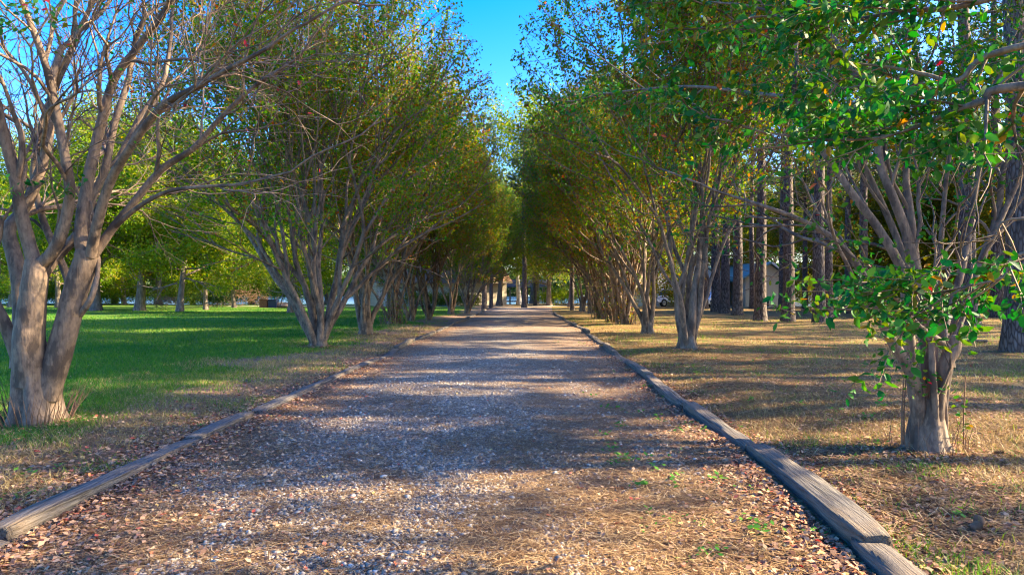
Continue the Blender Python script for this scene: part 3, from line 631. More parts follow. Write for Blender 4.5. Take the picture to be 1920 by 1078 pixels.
# ------------------------------------------------------------------ pines
def pine_mesh(seed, H=20, r=.3, crown0=.45, N=28):
    rng = np.random.default_rng(seed); acc = Acc(); la = Acc()
    zs = np.linspace(-.2, H, 26); lean = rng.normal(0, .012, 2)
    P = np.stack([lean[0]*zs+.05*np.sin(zs*.5+seed), lean[1]*zs, zs], -1)
    Rr = r*(1-.75*np.clip(zs/H, 0, 1))*(1+.35*np.exp(-np.clip(zs, 0, 99)*3.2))
    tube(acc, P, Rr, 16, lambda s, th: 1+.04*np.cos(7*th+seed)*np.exp(-s*20), rough=.04, rng=rng)
    for k in range(9):                    # dead snags
        z = rng.uniform(2.2, H*crown0); a = rng.uniform(0, 6.28); L = rng.uniform(.3, 1.6); i = np.interp(z, zs, np.arange(26)); q = P[int(i)]*[1, 1, 0]+[0, 0, z]
        d = np.array([math.cos(a), math.sin(a), rng.uniform(-.3, .2)]); tube(acc, np.array([q, q+d*L*.5, q+d*L+rng.normal(0, .1, 3)]), [.03, .02, .008], 4)
    T0 = []
    for k in range(75):
        f = rng.random(); z = H*(crown0+(1-crown0)*f); a = rng.uniform(0, 6.28); L = (3.6*(1-f)**.7+.5)*rng.uniform(.6, 1.1); q = P[int(np.interp(z, zs, np.arange(26)))]*[1, 1, 0]+[0, 0, z]
        d = np.array([math.cos(a), math.sin(a), rng.uniform(-.05, .45)]); pts = [q]
        for j in range(5): d = unit(d+rng.normal(0, .12, 3)+np.array([0, 0, .04])); pts.append(pts[-1]+d*L/5)
        pts = np.array(pts); tube(acc, pts, np.linspace(.045, .012, 6), 4)
        for j in range(10):
            u = rng.uniform(.35, 1)*5; i = min(int(u), 4); p = pts[i]+(pts[i+1]-pts[i])*(u-i); T0.append((p+rng.normal(0, .22, 3), d))
    C = np.array([x[0] for x in T0]); Dd = np.array([x[1] for x in T0]); n = len(C)*N
    c = np.repeat(C, N, 0); dd = unit(np.repeat(Dd, N, 0)*.5+rng.normal(0, .6, (n, 3))+[0, 0, .25]); L = rng.uniform(.16, .3, (n, 1)); s = unit(np.cross(dd, rng.normal(0, 1, (n, 3))))*.013
    V = np.stack([c-s, c+s, c+dd*L+s*.5, c+dd*L-s*.5], 1); la.add(V.reshape(-1, 3), np.arange(n*4).reshape(-1, 4), None, np.clip(rng.random(n), 0, 1))
    return acc, la
PG = 'tall pines in the grove right of the driveway'
pl = [(1343, 586, 16), (1361, 588, 16), (1383, 593, 17), (1427, 603, 20), (1476, 605, 20), (1467, 584, 13), (1509, 584, 10), (1536, 608, 21), (1553, 599, 13), (1590, 588, 13), (1620, 596, 16), (1645, 584, 12), (1700, 590, 16),
      (1765, 586, 12), (1818, 611, 29), (1872, 598, 22), (1908, 662, 42), (1410, 580, 10), (1322, 580, 11)]
pl.sort()
pp = [pine_mesh(31, 20), pine_mesh(32, 22, crown0=.5), pine_mesh(33, 18, crown0=.42)]
pproto = []
desc = ['straight', 'slender', 'thick', 'dark barked', 'sunlit edged']
for k, (px, by, wpx) in enumerate(pl):
    d = gd(by); x = (px-960)/FPX*d; r = wpx/2*d/FPX; s = max(.75, min(1.25, r/.27))
    lab = f'tall pine with furrowed grey brown bark, {ORD[k]} from the left in the right grove'
    if k < 3: o = make_tree('pine_tree', pp[k], 'pine_bark', 'needle', (x, d, float(gz(x, d))), lab, 'tree', PG, k*1.3, s); pproto.append(o)
    else: o = place(pproto[k % 3], x, d, k*1.7, s, lab, PG)
off = [(15.5, 1.5), (24, 6.5), (28, 10), (34, 15), (15.5, 12), (39, 33), (44, 20), (50, 28), (19, 9), (22, 13), (17, -4), (30, 18), (18, 14.5), (23, 18), (33, 25), (36, 15), (38, 24), (42, 30), (45, 12), (24, 22), (40, 5)]
for k, (x, y) in enumerate(off): place(pproto[k % 3], x, y, k*2.1, 1.0, 'tall pine in the right grove outside the picture, casting shade on the driveway', PG)
for k, (px, by, wpx, lab) in enumerate([(983, 577, 9, 'dark straight pine trunk standing where the driveway ends'), (908, 581, 9, 'leaning dark pine trunk at the far left driveway corner'), (921, 578, 7, 'thin dark pine trunk beside the cream house corner'), (1073, 583, 7, 'thin dark pine at the far right end of the driveway'), (1004, 573, 6, 'slim brown pine right of the dark driveway-end trunk')]):
    d = gd(by); x = (px-960)/FPX*d; place(pproto[k % 3], x, d, k, max(.55, wpx/2*d/FPX/.27), lab, 'dark pines at the end of the driveway')

# ------------------------------------------------------------------ broadleaf trees behind
def broad_mesh(seed, H=13, cr_=5, base=1.8, tr=.28, N=45000, size=.17, tshift=0.):
    rng = np.random.default_rng(seed); acc = Acc(); la = Acc(); tw = []
    zs = np.linspace(-.2, H*.86, 16); P = np.stack([.15*np.sin(zs*.6+seed), .15*np.cos(zs*.5+seed), zs], -1)
    Rr = tr*(1-.85*np.clip(zs/(H*.9), 0, 1))*(1+.5*np.exp(-np.clip(zs, 0, 99)*3)); tube(acc, P, Rr, 14, base_lobes(seed, .06), rough=.05, rng=rng)
    roots = []
    for k in range(34):
        f = (k+rng.random())/34; z = base+.3+(H*.84-base)*f; a = k*2.4+rng.normal(0, .3); q = np.array([np.interp(z, zs, P[:, 0]), np.interp(z, zs, P[:, 1]), z])
        el = rng.uniform(-.1, .5)+.5*f; roots.append((q, np.array([math.cos(a)*math.cos(el), math.sin(a)*math.cos(el), math.sin(el)]), tr*.34*(1-.6*f), 0))
    grow(rng, roots, acc, tw, dict(len=cr_*.36, decay=.8, seg=.4, wob=.15, up=.02, out=.03, taper=.75, shrink=(.62, .8), ang=(.3, .75), maxlev=5, rmin=.008, rleaf=.03, side=.8, tri=.2, centre=(0, 0, base+(H-base)*.45), radii=(cr_, cr_, (H-base)*.58)))
    leaves(rng, tw, N, size, la, .28, .25, .45, tshift=tshift, keep=lambda p: (p[:, 2] > base+1.6*(vn(p[:, 0]*.8+seed, p[:, 1]*.8, 2)-.4)))
    return acc, la
ob = [broad_mesh(51, 13, 5.2, 1.9), broad_mesh(52, 12, 4.6, 1.4, .2, tshift=.08), broad_mesh(53, 11, 4.0, 1.2, .18, tshift=-.15)]
OG = 'oaks along the far side of the lawn'
ol = [(20, 577, 0, 'yellow green oak at the far left end of the lawn'), (105, 577, 1, 'oak with dark trunk seen between the stems of the big left myrtle'), (184, 584, 0, 'thick trunked oak with mottled bark just right of the big left myrtle'),
      (232, 572, 1, 'narrow oak behind the lawn between two thicker trunks'), (262, 584, 0, 'short broad trunked oak with low sunlit yellow leaves'), (341, 586, 1, 'twin stemmed oak with bright yellow green leaves'), (389, 582, 2, 'dark green bushy oak beside the twin stemmed oak'),
      (437, 578, 2, 'slim dark trunked oak left of the brush pile'), (546, 588, 1, 'pale grey trunked oak behind the vase shaped myrtle')]
om = {}
for k, (px, by, vi, lab) in enumerate(ol):
    d = gd(by); x = (px-960)/FPX*d; s = [1.3, 1.25, 1.25, 1.2, 1.25, 1.15, 1.0, 1.05, .95][k]
    if vi not in om: om[vi] = make_tree('oak_tree', ob[vi], 'oak_bark', 'leaf_oak' if vi < 2 else 'leaf_wood', (x, d, float(gz(x, d))), lab, 'tree', OG, k*.9, s)
    else: place(om[vi], x, d, k*1.9, s, lab, OG)
wm = [broad_mesh(61, 15, 5.5, 2.6, .24, 45000, .2), broad_mesh(62, 9, 3.6, .5, .12, 40000, .15, .1)]
WG = 'leafy trees behind the pine grove'
wl = [(1230, 60, 1, 1.0), (1320, 78, 0, 1.1), (1400, 95, 0, 1.3), (1480, 80, 0, 1.1), (1560, 62, 1, 1.2), (1600, 75, 0, 1.1), (1650, 52, 1, 1.1), (1700, 66, 0, 1.1), (1760, 48, 1, 1.2), (1800, 70, 0, 1.2), (1850, 50, 0, 1.0), (1900, 40, 1, 1.2), (1960, 46, 0, 1.), (1350, 100, 0, 1.4), (1550, 98, 0, 1.4), (1700, 95, 0, 1.4)]
for k, (px, d, vi, s) in enumerate(wl):
    x = (px-960)/FPX*d; lab = f'yellow green leafy tree behind the pines, {ORD[sorted(q[0] for q in wl).index(px) if px != 1700 or d == 66 else 15]} from the left'
    key = 10+vi
    if key not in om: om[key] = make_tree('woodland_tree', wm[vi], 'oak_bark', 'leaf_wood', (x, d, float(gz(x, d))), lab, 'tree', WG, k, s)
    else: place(om[key], x, d, k*2.2, s, lab, WG)
CGp = 'tall leafy trees beyond the end of the driveway'
for k, (px, d, s, vi, lab) in enumerate([(1000, 96, 2.3, 0, 'tall sunlit yellow green tree closing the view above the driveway'), (938, 76, 1.1, 0, 'bright green tree overhanging the cream house corner'), (1032, 73, 1.0, 0, 'rounded yellow green tree just behind the end of the driveway'), (1070, 66, 1.1, 0, 'green tree right of the driveway end'), (1120, 94, 1.5, 0, 'tall tree behind the right myrtle row'), (860, 84, 1.35, 0, 'tall tree rising behind the cream house roof'), (760, 90, 1.35, 0, 'broad tree behind the left part of the cream house'), (1190, 90, 1.4, 0, 'tall tree left of the white brick house')]):
    x = (px-960)/FPX*d; place(om[0 if k in (0, 1, 2, 5) else 10+vi], x, d, k*1.3+.4, s, lab, CGp)
pw = make_tree('pale_trunk_tree', broad_mesh(71, 14, 4.2, 4.6, .30, 26000, .2), 'pale_bark', 'leaf_oak', (at(971, 571, 82)[0], 82, 0), 'tree with white sunlit trunk in front of the lake at the driveway end', 'tree', None, .4)

# far wood across the lake
rng = np.random.default_rng(77); fa = Acc(); n = 70000
ang = rng.uniform(-.95, .35, n); rad = 300+rng.uniform(0, 50, n); fx = np.sin(ang)*rad*1.2; fy = np.maximum(np.cos(ang)*rad, 280+rng.uniform(0, 30, n)); hh = 7+11*fbm(fx*.05, fy*.02, 5)
fz = hh*rng.random(n)**.75-.5; pos = np.stack([fx, fy, fz], -1); ax = unit(rng.normal(0, 1, (n, 3))); sd = unit(np.cross(ax, rng.normal(0, 1, (n, 3)))); s = rng.uniform(.5, 1.3, (n, 1))
fa.add(np.stack([pos-ax*s, pos+sd*s*.6, pos+ax*s, pos-sd*s*.6], 1).reshape(-1, 3), np.arange(n*4).reshape(-1, 4), None, rng.random(n))
fo = fa.build('far_wood', M['leaf_far'], tint=True); tag(fo, kind='stuff')

# shrubs, brush piles
def shrub(px, d, wd, ht, label, leaf='leaf_wood', n=5000, seed=1, size=.12):
    rng = np.random.default_rng(seed); acc = Acc(); la = Acc(); x = (px-960)/FPX*d; tw = []
    for k in range(16):
        a = rng.uniform(0, 6.28); q = np.array([rng.normal(0, wd*.15), rng.normal(0, wd*.1), 0]); d_ = np.array([math.cos(a)*wd*.5, math.sin(a)*wd*.4, ht*rng.uniform(.5, 1)]); P = np.array([q, q+d_*.5+[0, 0, .1], q+d_]); tube(acc, P, [.02, .014, .005], 4)
        for _ in range(3):
            e = rng.normal(0, .2*wd, 3)*[1, 1, .6]; tw.append(np.array([P[1]*(.4)+P[2]*.6, P[2]+e]))
    leaves(rng, tw, n, size, la, .16*wd**.5, .1, .4); la.V[-1][:, 2] = np.maximum(la.V[-1][:, 2], .03)
    r = empty('shrub', (x, d, float(gz(x, d)))); tag(r, label, 'shrub', 'shrubs round the houses'); acc.build('stems', M['oak_bark'], r); la.build('foliage', M[leaf], r, tint=True)
shrub(1058, 74, 3.0, 1.5, 'sunlit yellow green shrub beside the far end of the driveway', 'leaf_oak', seed=2)
shrub(1040, 80, 2.4, 1.2, 'low shrub in front of the lake at the driveway end', 'leaf_oak', seed=3)
shrub(790, 73, 3.2, 1.2, 'clipped green shrub against the left part of the cream house', seed=4)
shrub(868, 73, 3.0, 1.1, 'clipped green shrub against the right part of the cream house', seed=5)
shrub(828, 73, 2.6, 1.0, 'clipped green shrub at the middle of the cream house wall', seed=6)
shrub(1288, 66, 1.8, 1.3, 'dark green shrub behind the pickup truck', 'leaf_dark', seed=7)
shrub(1570, 55, 3.5, 2.2, 'loose green shrub behind the pines right of the teal roof', seed=8)
shrub(1660, 44, 3.5, 2.0, 'leafy shrub low behind the nearest right myrtle', seed=9)
shrub(408, 66, 1.8, 1.6, 'dark bush beside the slim oak at the lawn edge', 'leaf_dark', seed=10, n=2500)
for k in range(12):
    px = 8+k*44+(k % 3)*9; shrub(px, 78+(k*7) % 9, 5.0+(k % 4), 1.7+.5*(k % 3), f'bush on the lake shore behind the oaks, {ORD[k]} from the left', ['leaf_wood', 'leaf_oak', 'leaf_wood'][k % 3], 5000, 40+k, .18)
for k, (px, d) in enumerate(((60, 84), (150, 76), (215, 86), (300, 82), (365, 88), (470, 90), (610, 86), (680, 80))):
    place(om[0 if k % 2 else 1], (px-960)/FPX*d, d, k*1.1, 1.3+.15*(k % 3), f'leafy tree in the second line by the lake, {ORD[k]} from the left', 'trees along the lake shore')
def brush(px, d, wd, ht, label, seed):
    rng = np.random.default_rng(seed); a = Acc(); x = (px-960)/FPX*d
    for k in range(int(60*wd)):
        q = np.array([rng.normal(0, wd*.24), rng.normal(0, wd*.15), 0]); q[2] = max(0.05, ht*(1-(abs(q[0])/wd*1.8)**1.5))*rng.random()**.6
        e = unit(rng.normal(0, 1, 3)*[1, 1, .45])*rng.uniform(.3, .9); tube(a, np.array([q-e*.5, q+rng.normal(0, .05, 3), q+e*.5+[0, 0, .05]]), [.018, .014, .005], 3)
    o = a.build('brush_pile', M['brush'], tint=False); o.location = (x, d, float(gz(x, d))); tag(o, label, 'brush pile', 'brush piles by the lake')
brush(455, 68, 6.5, 2.4, 'large pale heap of cut brush beyond the lawn', 1)
brush(316, 66, 2.6, 1.1, 'small heap of cut branches under the yellow oaks', 2)

# ------------------------------------------------------------------ simple solids
def bx(bm, x0, y0, z0, x1, y1, z1, bev=0):
    r = bmesh.ops.create_cube(bm, size=1); vs = r['verts']
    for v in vs: v.co = Vector(((x0+x1)/2+v.co.x*(x1-x0), (y0+y1)/2+v.co.y*(y1-y0), (z0+z1)/2+v.co.z*(z1-z0)))
    if bev: bmesh.ops.bevel(bm, geom=list({e for v in vs for e in v.link_edges}), offset=bev, segments=2, affect='EDGES', profile=.5)
def prism(bm, pts, a0, a1, axis='y', bev=0):
    f = (lambda p, a: (p[0], a, p[1])) if axis == 'y' else (lambda p, a: (a, p[0], p[1]))
    A = [bm.verts.new(f(p, a0)) for p in pts]; B = [bm.verts.new(f(p, a1)) for p in pts]; n = len(pts)
    fs = [bm.faces.new(A), bm.faces.new(B[::-1])]+[bm.faces.new((A[i], B[i], B[(i+1) % n], A[(i+1) % n])) for i in range(n)]
    bmesh.ops.recalc_face_normals(bm, faces=fs)
    if bev: bmesh.ops.bevel(bm, geom=list({e for f_ in fs for e in f_.edges}), offset=bev, segments=2, affect='EDGES', profile=.5)
def cyl(bm, c, r, h, axis='y', n=20):
    mt = Matrix.Translation(c) @ (Matrix.Rotation(R(90), 4, 'X') if axis == 'y' else Matrix.Identity(4))
    bmesh.ops.create_cone(bm, cap_ends=True, segments=n, radius1=r, radius2=r, depth=h, matrix=mt)
def solid(name, fn, m, parent=None, label=None):
    bm = bmesh.new(); fn(bm); me = bpy.data.meshes.new(name); bm.to_mesh(me); bm.free(); me.materials.append(m)
    o = bpy.data.objects.new(name, me); col.objects.link(o); o.parent = parent
    if label: o['label'] = label
    return o

# cream house, left of the driveway end
h = empty('cream_house', (-8.8, 80, 0), R(22)); tag(h, 'low cream brick house with red brown roof behind the left myrtle row', 'house')
solid('wall', lambda b: bx(b, -7.6, -3, -.3, 7.6, 4, 2.75), M['cream'], h)
def rf(b): prism(b, [(-3.6, 2.75), (.5, 5.2), (4.6, 2.75), (4.6, 2.6), (.5, 5.0), (-3.6, 2.6)], -8.1, 8.1, 'x')
solid('roof', rf, M['shingle'], h)
solid('fascia', lambda b: bx(b, -8.1, -3.68, 2.52, 8.1, -3.6, 2.76), M['wood'], h)
wi = solid('window', lambda b: bx(b, -4.6, -3.05, .95, -3.2, -2.99, 2.1), M['white'], h); solid('pane', lambda b: bx(b, -4.52, -3.07, 1.03, -3.28, -3.052, 2.02), M['glass'], wi)
# white brick house with teal roof, right
h = empty('teal_roof_house', (20.5, 73, 0), R(8)); tag(h, 'pale brick house with teal metal roof behind the pine grove', 'house')
solid('wall', lambda b: (bx(b, -6.2, -2, -.3, 1.8, 7, 2.7), prism(b, [(-6.2, 2.7), (-2.2, 4.9), (1.8, 2.7)], -2, -1.7)), M['white_brick'], h)
solid('wall', lambda b: prism(b, [(2.6, -.3), (2.6, 3.0), (5.3, 4.3), (8.0, 2.5), (8.0, -.3)], -4.2, 6), M['tan'], h, 'tan gable wall')
solid('wall', lambda b: bx(b, 8.0, -3, -.3, 13.5, 6, 2.05), M['white'], h, 'whitish wall under the low teal roof')
solid('roof', lambda b: prism(b, [(-6.7, 2.5), (-2.2, 5.0), (2.3, 2.5), (2.3, 2.7), (-2.2, 5.2), (-6.7, 2.7)], -2.3, 7.2), M['teal'], h)
solid('roof', lambda b: prism(b, [(2.2, 2.8), (5.3, 4.4), (8.5, 2.2), (8.5, 2.4), (5.3, 4.6), (2.2, 3.0)], -4.5, 6.2), M['teal'], h)
solid('roof', lambda b: prism(b, [(-3.5, 2.0), (1.5, 4.6), (6.3, 2.0), (6.3, 1.85), (1.5, 4.4), (-3.5, 1.85)], 8.55, 14.0, 'x'), M['teal'], h)
solid('fascia', lambda b: prism(b, [(5.3, 4.38), (8.5, 2.18), (8.5, 2.42), (5.3, 4.62)], -4.58, -4.51), M['white'], h)
solid('fascia', lambda b: bx(b, 8.55, -3.58, 1.82, 14.0, -3.51, 2.04), M['white'], h)
for k, (x, lab) in enumerate(((24.6, 'dark air conditioning unit by the tan wall, left of the two'), (26.6, 'dark air conditioning unit by the tan wall, right of the two'))):
    e = empty('air_conditioner', (x, 66.8, float(gz(x, 66.8)))); tag(e, lab, 'air conditioner', 'air conditioning units by the house')
    solid('casing', lambda b: bx(b, -.42, -.42, .08, .42, .42, .85, .03), M['dark'], e); solid('base', lambda b: bx(b, -.5, -.5, 0, .5, .5, .075), M['white'], e); solid('fan_grille', lambda b: cyl(b, (0, 0, .87), .33, .04, 'z'), M['rim'], e)
# boathouse on the lake
h = empty('boathouse', (1.0, 104, -.3)); tag(h, 'boathouse with dark roof and open posts standing in the lake', 'boathouse')
solid('deck', lambda b: bx(b, -4, -3, .35, 4, 3, .5), M['wood'], h)
for x in (-3.8, -1.3, 1.3, 3.8):
    for y in (-2.8, 2.8): solid('post', lambda b: bx(b, x-.1, y-.1, -.6, x+.1, y+.1, 2.6), M['wood'], h)
solid('roof', lambda b: prism(b, [(-3.6, 2.6), (0, 3.7), (3.6, 2.6)], -4.6, 4.6, 'x'), M['slate'], h)
solid('railing', lambda b: [bx(b, -4, -2.99, .52+q*.3, 4, -2.93, .58+q*.3) for q in (1, 2)], M['white'], h)

# vehicles
def vehicle(name, label, cat, loc, rz, pickup):
    v = empty(name, loc, rz); tag(v, label, cat, 'vehicles parked by the right house')
    if pickup:
        pr = [(-2.75, .5), (-2.8, .95), (-2.7, 1.02), (-1.15, 1.06), (-.05, 1.08), (2.6, 1.08), (2.68, .55), (2.3, .42), (-2.4, .42)]; cab = [(-1.15, 1.05), (-.45, 1.72), (.95, 1.76), (1.15, 1.06)]; wx = (-1.85, 1.6); wr = .39; W = .92
    else:
        pr = [(-2.2, .4), (-2.25, .75), (-1.1, .92), (2.0, .98), (2.2, .85), (2.2, .4), (-2.0, .32)]; cab = [(-1.1, .9), (-.3, 1.42), (.95, 1.44), (1.75, .96)]; wx = (-1.35, 1.35); wr = .33; W = .86
    solid('body', lambda b: prism(b, pr, -W, W, 'y', .05), M['carpaint'], v); cb = solid('cabin', lambda b: prism(b, cab, -W+.1, W-.1, 'y', .05), M['carpaint'], v)
    cx = sum(p[0] for p in cab)/4; cz = sum(p[1] for p in cab)/4
    ins = [(cx+(p[0]-cx)*.82, cz+(p[1]-cz)*.72+.02) for p in cab]
    mid = (ins[1][0]+ins[2][0])/2
    for s in (-1, 1):
        y0, y1 = sorted((s*(W-.1), s*(W-.085)))
        for half in ([ins[0], ins[1], (mid-.04, ins[1][1]), (mid-.04, ins[0][1])], [(mid+.04, ins[0][1]), (mid+.04, ins[1][1]), ins[2], ins[3]]): solid('window', lambda b: prism(b, half, y0, y1), M['glass'], cb)
        for x in wx:
            wv = solid('wheel', lambda b: cyl(b, (x, s*(W-.1), wr), wr, .26), M['rubber'], v); solid('rim', lambda b: cyl(b, (x, s*(W-.1)+s*.125, wr), wr*.62, .03), M['rim'], wv)
        solid('headlight', lambda b: bx(b, pr[1][0]-.02, s*(W-.28)-.16, pr[1][1]-.2, pr[1][0]+.1, s*(W-.28)+.16, pr[1][1]-.04), M['lampclear'], v)
        solid('taillight', lambda b: bx(b, pr[-3][0]-.05 if pickup else 2.12, s*(W-.14)-.08, .72, 2.69 if pickup else 2.23, s*(W-.14)+.08, .92), M['lampred'], v)
    dx0, dx1 = (cab[0][0], cab[1][0]); e = .02
    ws = [(dx0+.08, cab[0][1]+.08), (dx1-.03, cab[1][1]-.06), (dx1-.05, cab[1][1]-.05), (dx0+.03, cab[0][1]+.09)]
    solid('windscreen', lambda b: prism(b, [(p[0]-.02, p[1]) for p in ws], -W+.22, W-.22), M['glass'], v)
    solid('bumper', lambda b: bx(b, pr[0][0]-.1, -W+.05, .42, pr[0][0]+.05, W-.05, .62, .03), M['rim'], v)
    return v
vehicle('pickup_truck', 'white pickup truck with blue tinted windows in front of the white brick house', 'truck', (at(1258, 576, 69)[0], 69, float(gz(16, 69))), R(32), True)
vehicle('parked_car', 'white car half hidden behind the pine trunks beside the pickup truck', 'car', (at(1325, 575, 68)[0], 68.5, float(gz(19, 68))), R(60), False)

# bins and logs on the far lawn
e = empty('rusty_barrel', (at(496, 577, 64)[0], 64, 0)); tag(e, 'rusty brown square bin standing on the far lawn', 'bin')
solid('bin_body', lambda b: bx(b, -.36, -.36, 0, .36, .36, .78, .03), M['rust'], e); solid('rim', lambda b: bx(b, -.39, -.39, .785, .39, .39, .85, .02), M['rust'], e)
e.name = 'metal_bin'
e = empty('storage_bin', (at(513, 577, 64)[0], 64, 0)); tag(e, 'dark blue storage box with lid beside the rusty bin', 'storage box')
solid('box_body', lambda b: bx(b, -.38, -.36, 0, .38, .36, .74, .03), M['bluebin'], e); solid('lid', lambda b: bx(b, -.41, -.39, .745, .41, .39, .84, .03), M['bluebin'], e)
rng = np.random.default_rng(4); a = Acc()
for k in range(14):
    q = np.array([rng.normal(0, .3), rng.normal(0, .15), .1+.12*(k//4)]); d = unit([1, rng.normal(0, .4), rng.normal(0, .12)])*.45; tube(a, np.array([q-d, q+d]), [.1, .1], 8, cap=True)
o = a.build('log_pile', M['oak_bark']); o.location = (at(528, 577, 64)[0], 64, 0); tag(o, 'small dark pile of logs right of the blue storage box', 'log pile')
# fallen branch and cones in the grove
rng = np.random.default_rng(6); a = Acc()
P = cr([at(1660, 648, 19), at(1720, 640, 19.2), at(1790, 640, 19.4), at(1850, 646, 19.3)], 5); P[:, 2] = np.maximum(gz(P[:, 0], P[:, 1])+.05, .06)
tube(a, P, np.linspace(.015, .045, len(P)), 6)
for k in range(9):
    i = rng.integers(1, len(P)-2); d = np.array([-.5+rng.normal(0, .3), rng.normal(0, .3), abs(rng.normal(0, .35))+.05]); tube(a, np.array([P[i], P[i]+d*.5, P[i]+d*.9+[0, 0, -.05]]), [.014, .01, .004], 4)
o = a.build('fallen_branch', M['myrtle_bark'], loc=P[0]); tag(o, 'fallen bare branch lying on pine straw behind the nearest right myrtle', 'branch')
def cone(x, y, lab, seed):
    a = Acc(); rng = np.random.default_rng(seed)
    for i in range(9):
        z = .012+.011*i; rr = .032*math.sin(math.pi*(.18+.75*i/9))+.006
        for j in range(9):
            t_ = j*.698+i*.35; c = np.array([math.cos(t_), math.sin(t_), .35]); s_ = np.array([-math.sin(t_), math.cos(t_), 0])*.009; p = np.array([0, 0, z])
            a.add([p-s_*.5, p+s_*.5, p+c*rr+s_, p+c*rr*1.1+[0, 0, .003], p+c*rr-s_], [(0, 1, 2, 4)], [(2, 3, 4)])
    o = a.build('pine_cone', M['cone']); o.location = (x, y, float(gz(x, y))+.035); o.rotation_euler = (R(80), 0, seed); o.scale = (.75,)*3; tag(o, lab, 'pine cone', 'pine cones on the right ground')
cone(*at(1860, 862, 6.1)[:2], 'brown pine cone on the straw right of the nearest right myrtle', 1)
cone(*at(1820, 1012, 4.14)[:2], 'pine cone on sunlit straw near the bottom right corner', 2)
cone(*at(1842, 1005, 4.2)[:2], 'pine cone nearest the right picture edge, beside another cone', 3)

# ------------------------------------------------------------------ ground scatter
rng = np.random.default_rng(99)
def dist_sample(n, y0, y1, pw=1.0):         # more of it near the camera
    u = rng.random(n); return (y0**(1-pw)+(y1**(1-pw)-y0**(1-pw))*u)**(1/(1-pw)) if pw != 1 else y0*(y1/y0)**u
# stones
n = 60000; yy = dist_sample(n, 2.9, 17, 1.6); uu = rng.random(n); xx = xl(yy)+.1+(xr(yy)-xl(yy)-.2)*uu
mk_ = strawm(xx, yy)+(fbm(xx*2.2, yy*1.2, 40)-.5)*1.6; kp = rng.random(n) < (.16+.7*sstep(.75, .05, mk_)); xx, yy = xx[kp], yy[kp]; n = len(xx)
ico = bmesh.new(); bmesh.ops.create_icosphere(ico, subdivisions=1, radius=1); IV = np.array([v.co for v in ico.verts]); IF = np.array([[v.index for v in f.verts] for f in ico.faces]); ico.free()
sz = np.minimum(rng.gamma(4, .0021, n)+.0035, .03); sh = rng.uniform(.6, 1.2, (n, 1, 3))*np.array([1, 1, .62]); jit = 1+rng.normal(0, .2, (n, len(IV), 1))
V = IV[None]*sh*jit*sz[:, None, None]; th = rng.uniform(0, 6.28, n); c_, s_ = np.cos(th)[:, None], np.sin(th)[:, None]
V = np.stack([V[..., 0]*c_-V[..., 1]*s_, V[..., 0]*s_+V[..., 1]*c_, V[..., 2]], -1)+np.stack([xx, yy, dz(xx, yy)+sz*.25], -1)[:, None]
a = Acc(); a.add(V.reshape(-1, 3), None, (IF[None]+np.arange(n)[:, None, None]*len(IV)).reshape(-1, 3)); a.tt[-1] = np.repeat(np.clip(rng.normal(.5, .22, n), 0, 1), len(IF))
o = a.build('gravel', M['stone'], tint=True); tag(o, kind='stuff')
# fallen leaves
def flat_leaves(x, y, zf, size, acc, lift=.012, curl=.5):
    n = len(x); th = rng.uniform(0, 6.28, n); ax = np.stack([np.cos(th), np.sin(th), rng.normal(0, .28, n)], -1); nn = np.stack([rng.normal(0, .35, n), rng.normal(0, .35, n), np.ones(n)], -1)
    ax = unit(ax); nn = unit(nn-ax*(nn*ax).sum(1, keepdims=True)); sd = np.cross(ax, nn); s = (size*rng.uniform(.5, 1.3, n))[:, None]; p = np.stack([x, y, zf(x, y)+lift*rng.uniform(.4, 2, n)], -1); cu = curl*rng.random((n, 1))
    V = np.stack([p-ax*s*.5, p+sd*s*.3+nn*s*.3*cu, p+ax*s*.5+nn*s*.2*cu, p-sd*s*.3+nn*s*.3*cu], 1); t_ = rng.random(n)
    acc.add(V.reshape(-1, 3), np.arange(n*4).reshape(-1, 4), None, t_)
a = Acc()
n = 26000; y = dist_sample(n, 3, 30, 1.5); x = rng.uniform(-8.5, -3.1, n)*1.0; x = np.where(rng.random(n) < .35, xl(y)-.1-np.abs(rng.normal(0, .35, n)), x); k = rng.random(n) < (1-lawn(x, y)*.85); flat_leaves(x[k], y[k], gz, .05, a, .014)
n = 16000; y = dist_sample(n, 3, 30, 1.5); e = np.abs(rng.gamma(1.2, .35, n)); x = np.where(rng.random(n) < .6, xl(y)+.1+e, xr(y)-.08-e*.8); k = (x > xl(y)) & (x < xr(y)); flat_leaves(x[k], y[k], dz, .042, a)
n = 9000; y = dist_sample(n, 3, 30, 1.5); x = xl(y)+(xr(y)-xl(y))*rng.random(n); k = fbm(x*1.5, y, 8) > .47; flat_leaves(x[k], y[k], dz, .038, a)
n = 34000; y = dist_sample(n, 3, 34, 1.4); x = xr(y)+.22+np.abs(rng.gamma(1.3, 2.6, n)); k = fbm(x*.8, y*.8, 18) > .42; flat_leaves(x[k], y[k], gz, .045, a)
for sgn, xf, zf in ((1, xl, dz), (-1, xr, dz), (-1, xl, gz), (1, xr, gz)):
    n = 3800; y = dist_sample(n, 3, 16, 1.5); base_ = xf(y)+sgn*(.03 if zf is dz else .24); x = base_+sgn*np.abs(rng.normal(0, .12, n)); flat_leaves(x, y, zf, .042, a, .02, .9)
for bx_, by_, r0_ in ((at(72, 803, 7.47)[0], 7.4, .3), (at(1737, 850, 6.3)[0], 6.25, .2), (-5.08, 17.9, .2), (4.41, 17.1, .2), (-4.9, 22.9, .2)):
    n = 700; th_ = rng.uniform(0, 6.28, n); rr_ = r0_+np.abs(rng.normal(0, .25, n)); flat_leaves(bx_+rr_*np.cos(th_), by_+rr_*np.sin(th_), gz, .045, a, .022, .9)
o = a.build('fallen_leaves', M['litter'], tint=True); tag(o, kind='stuff')
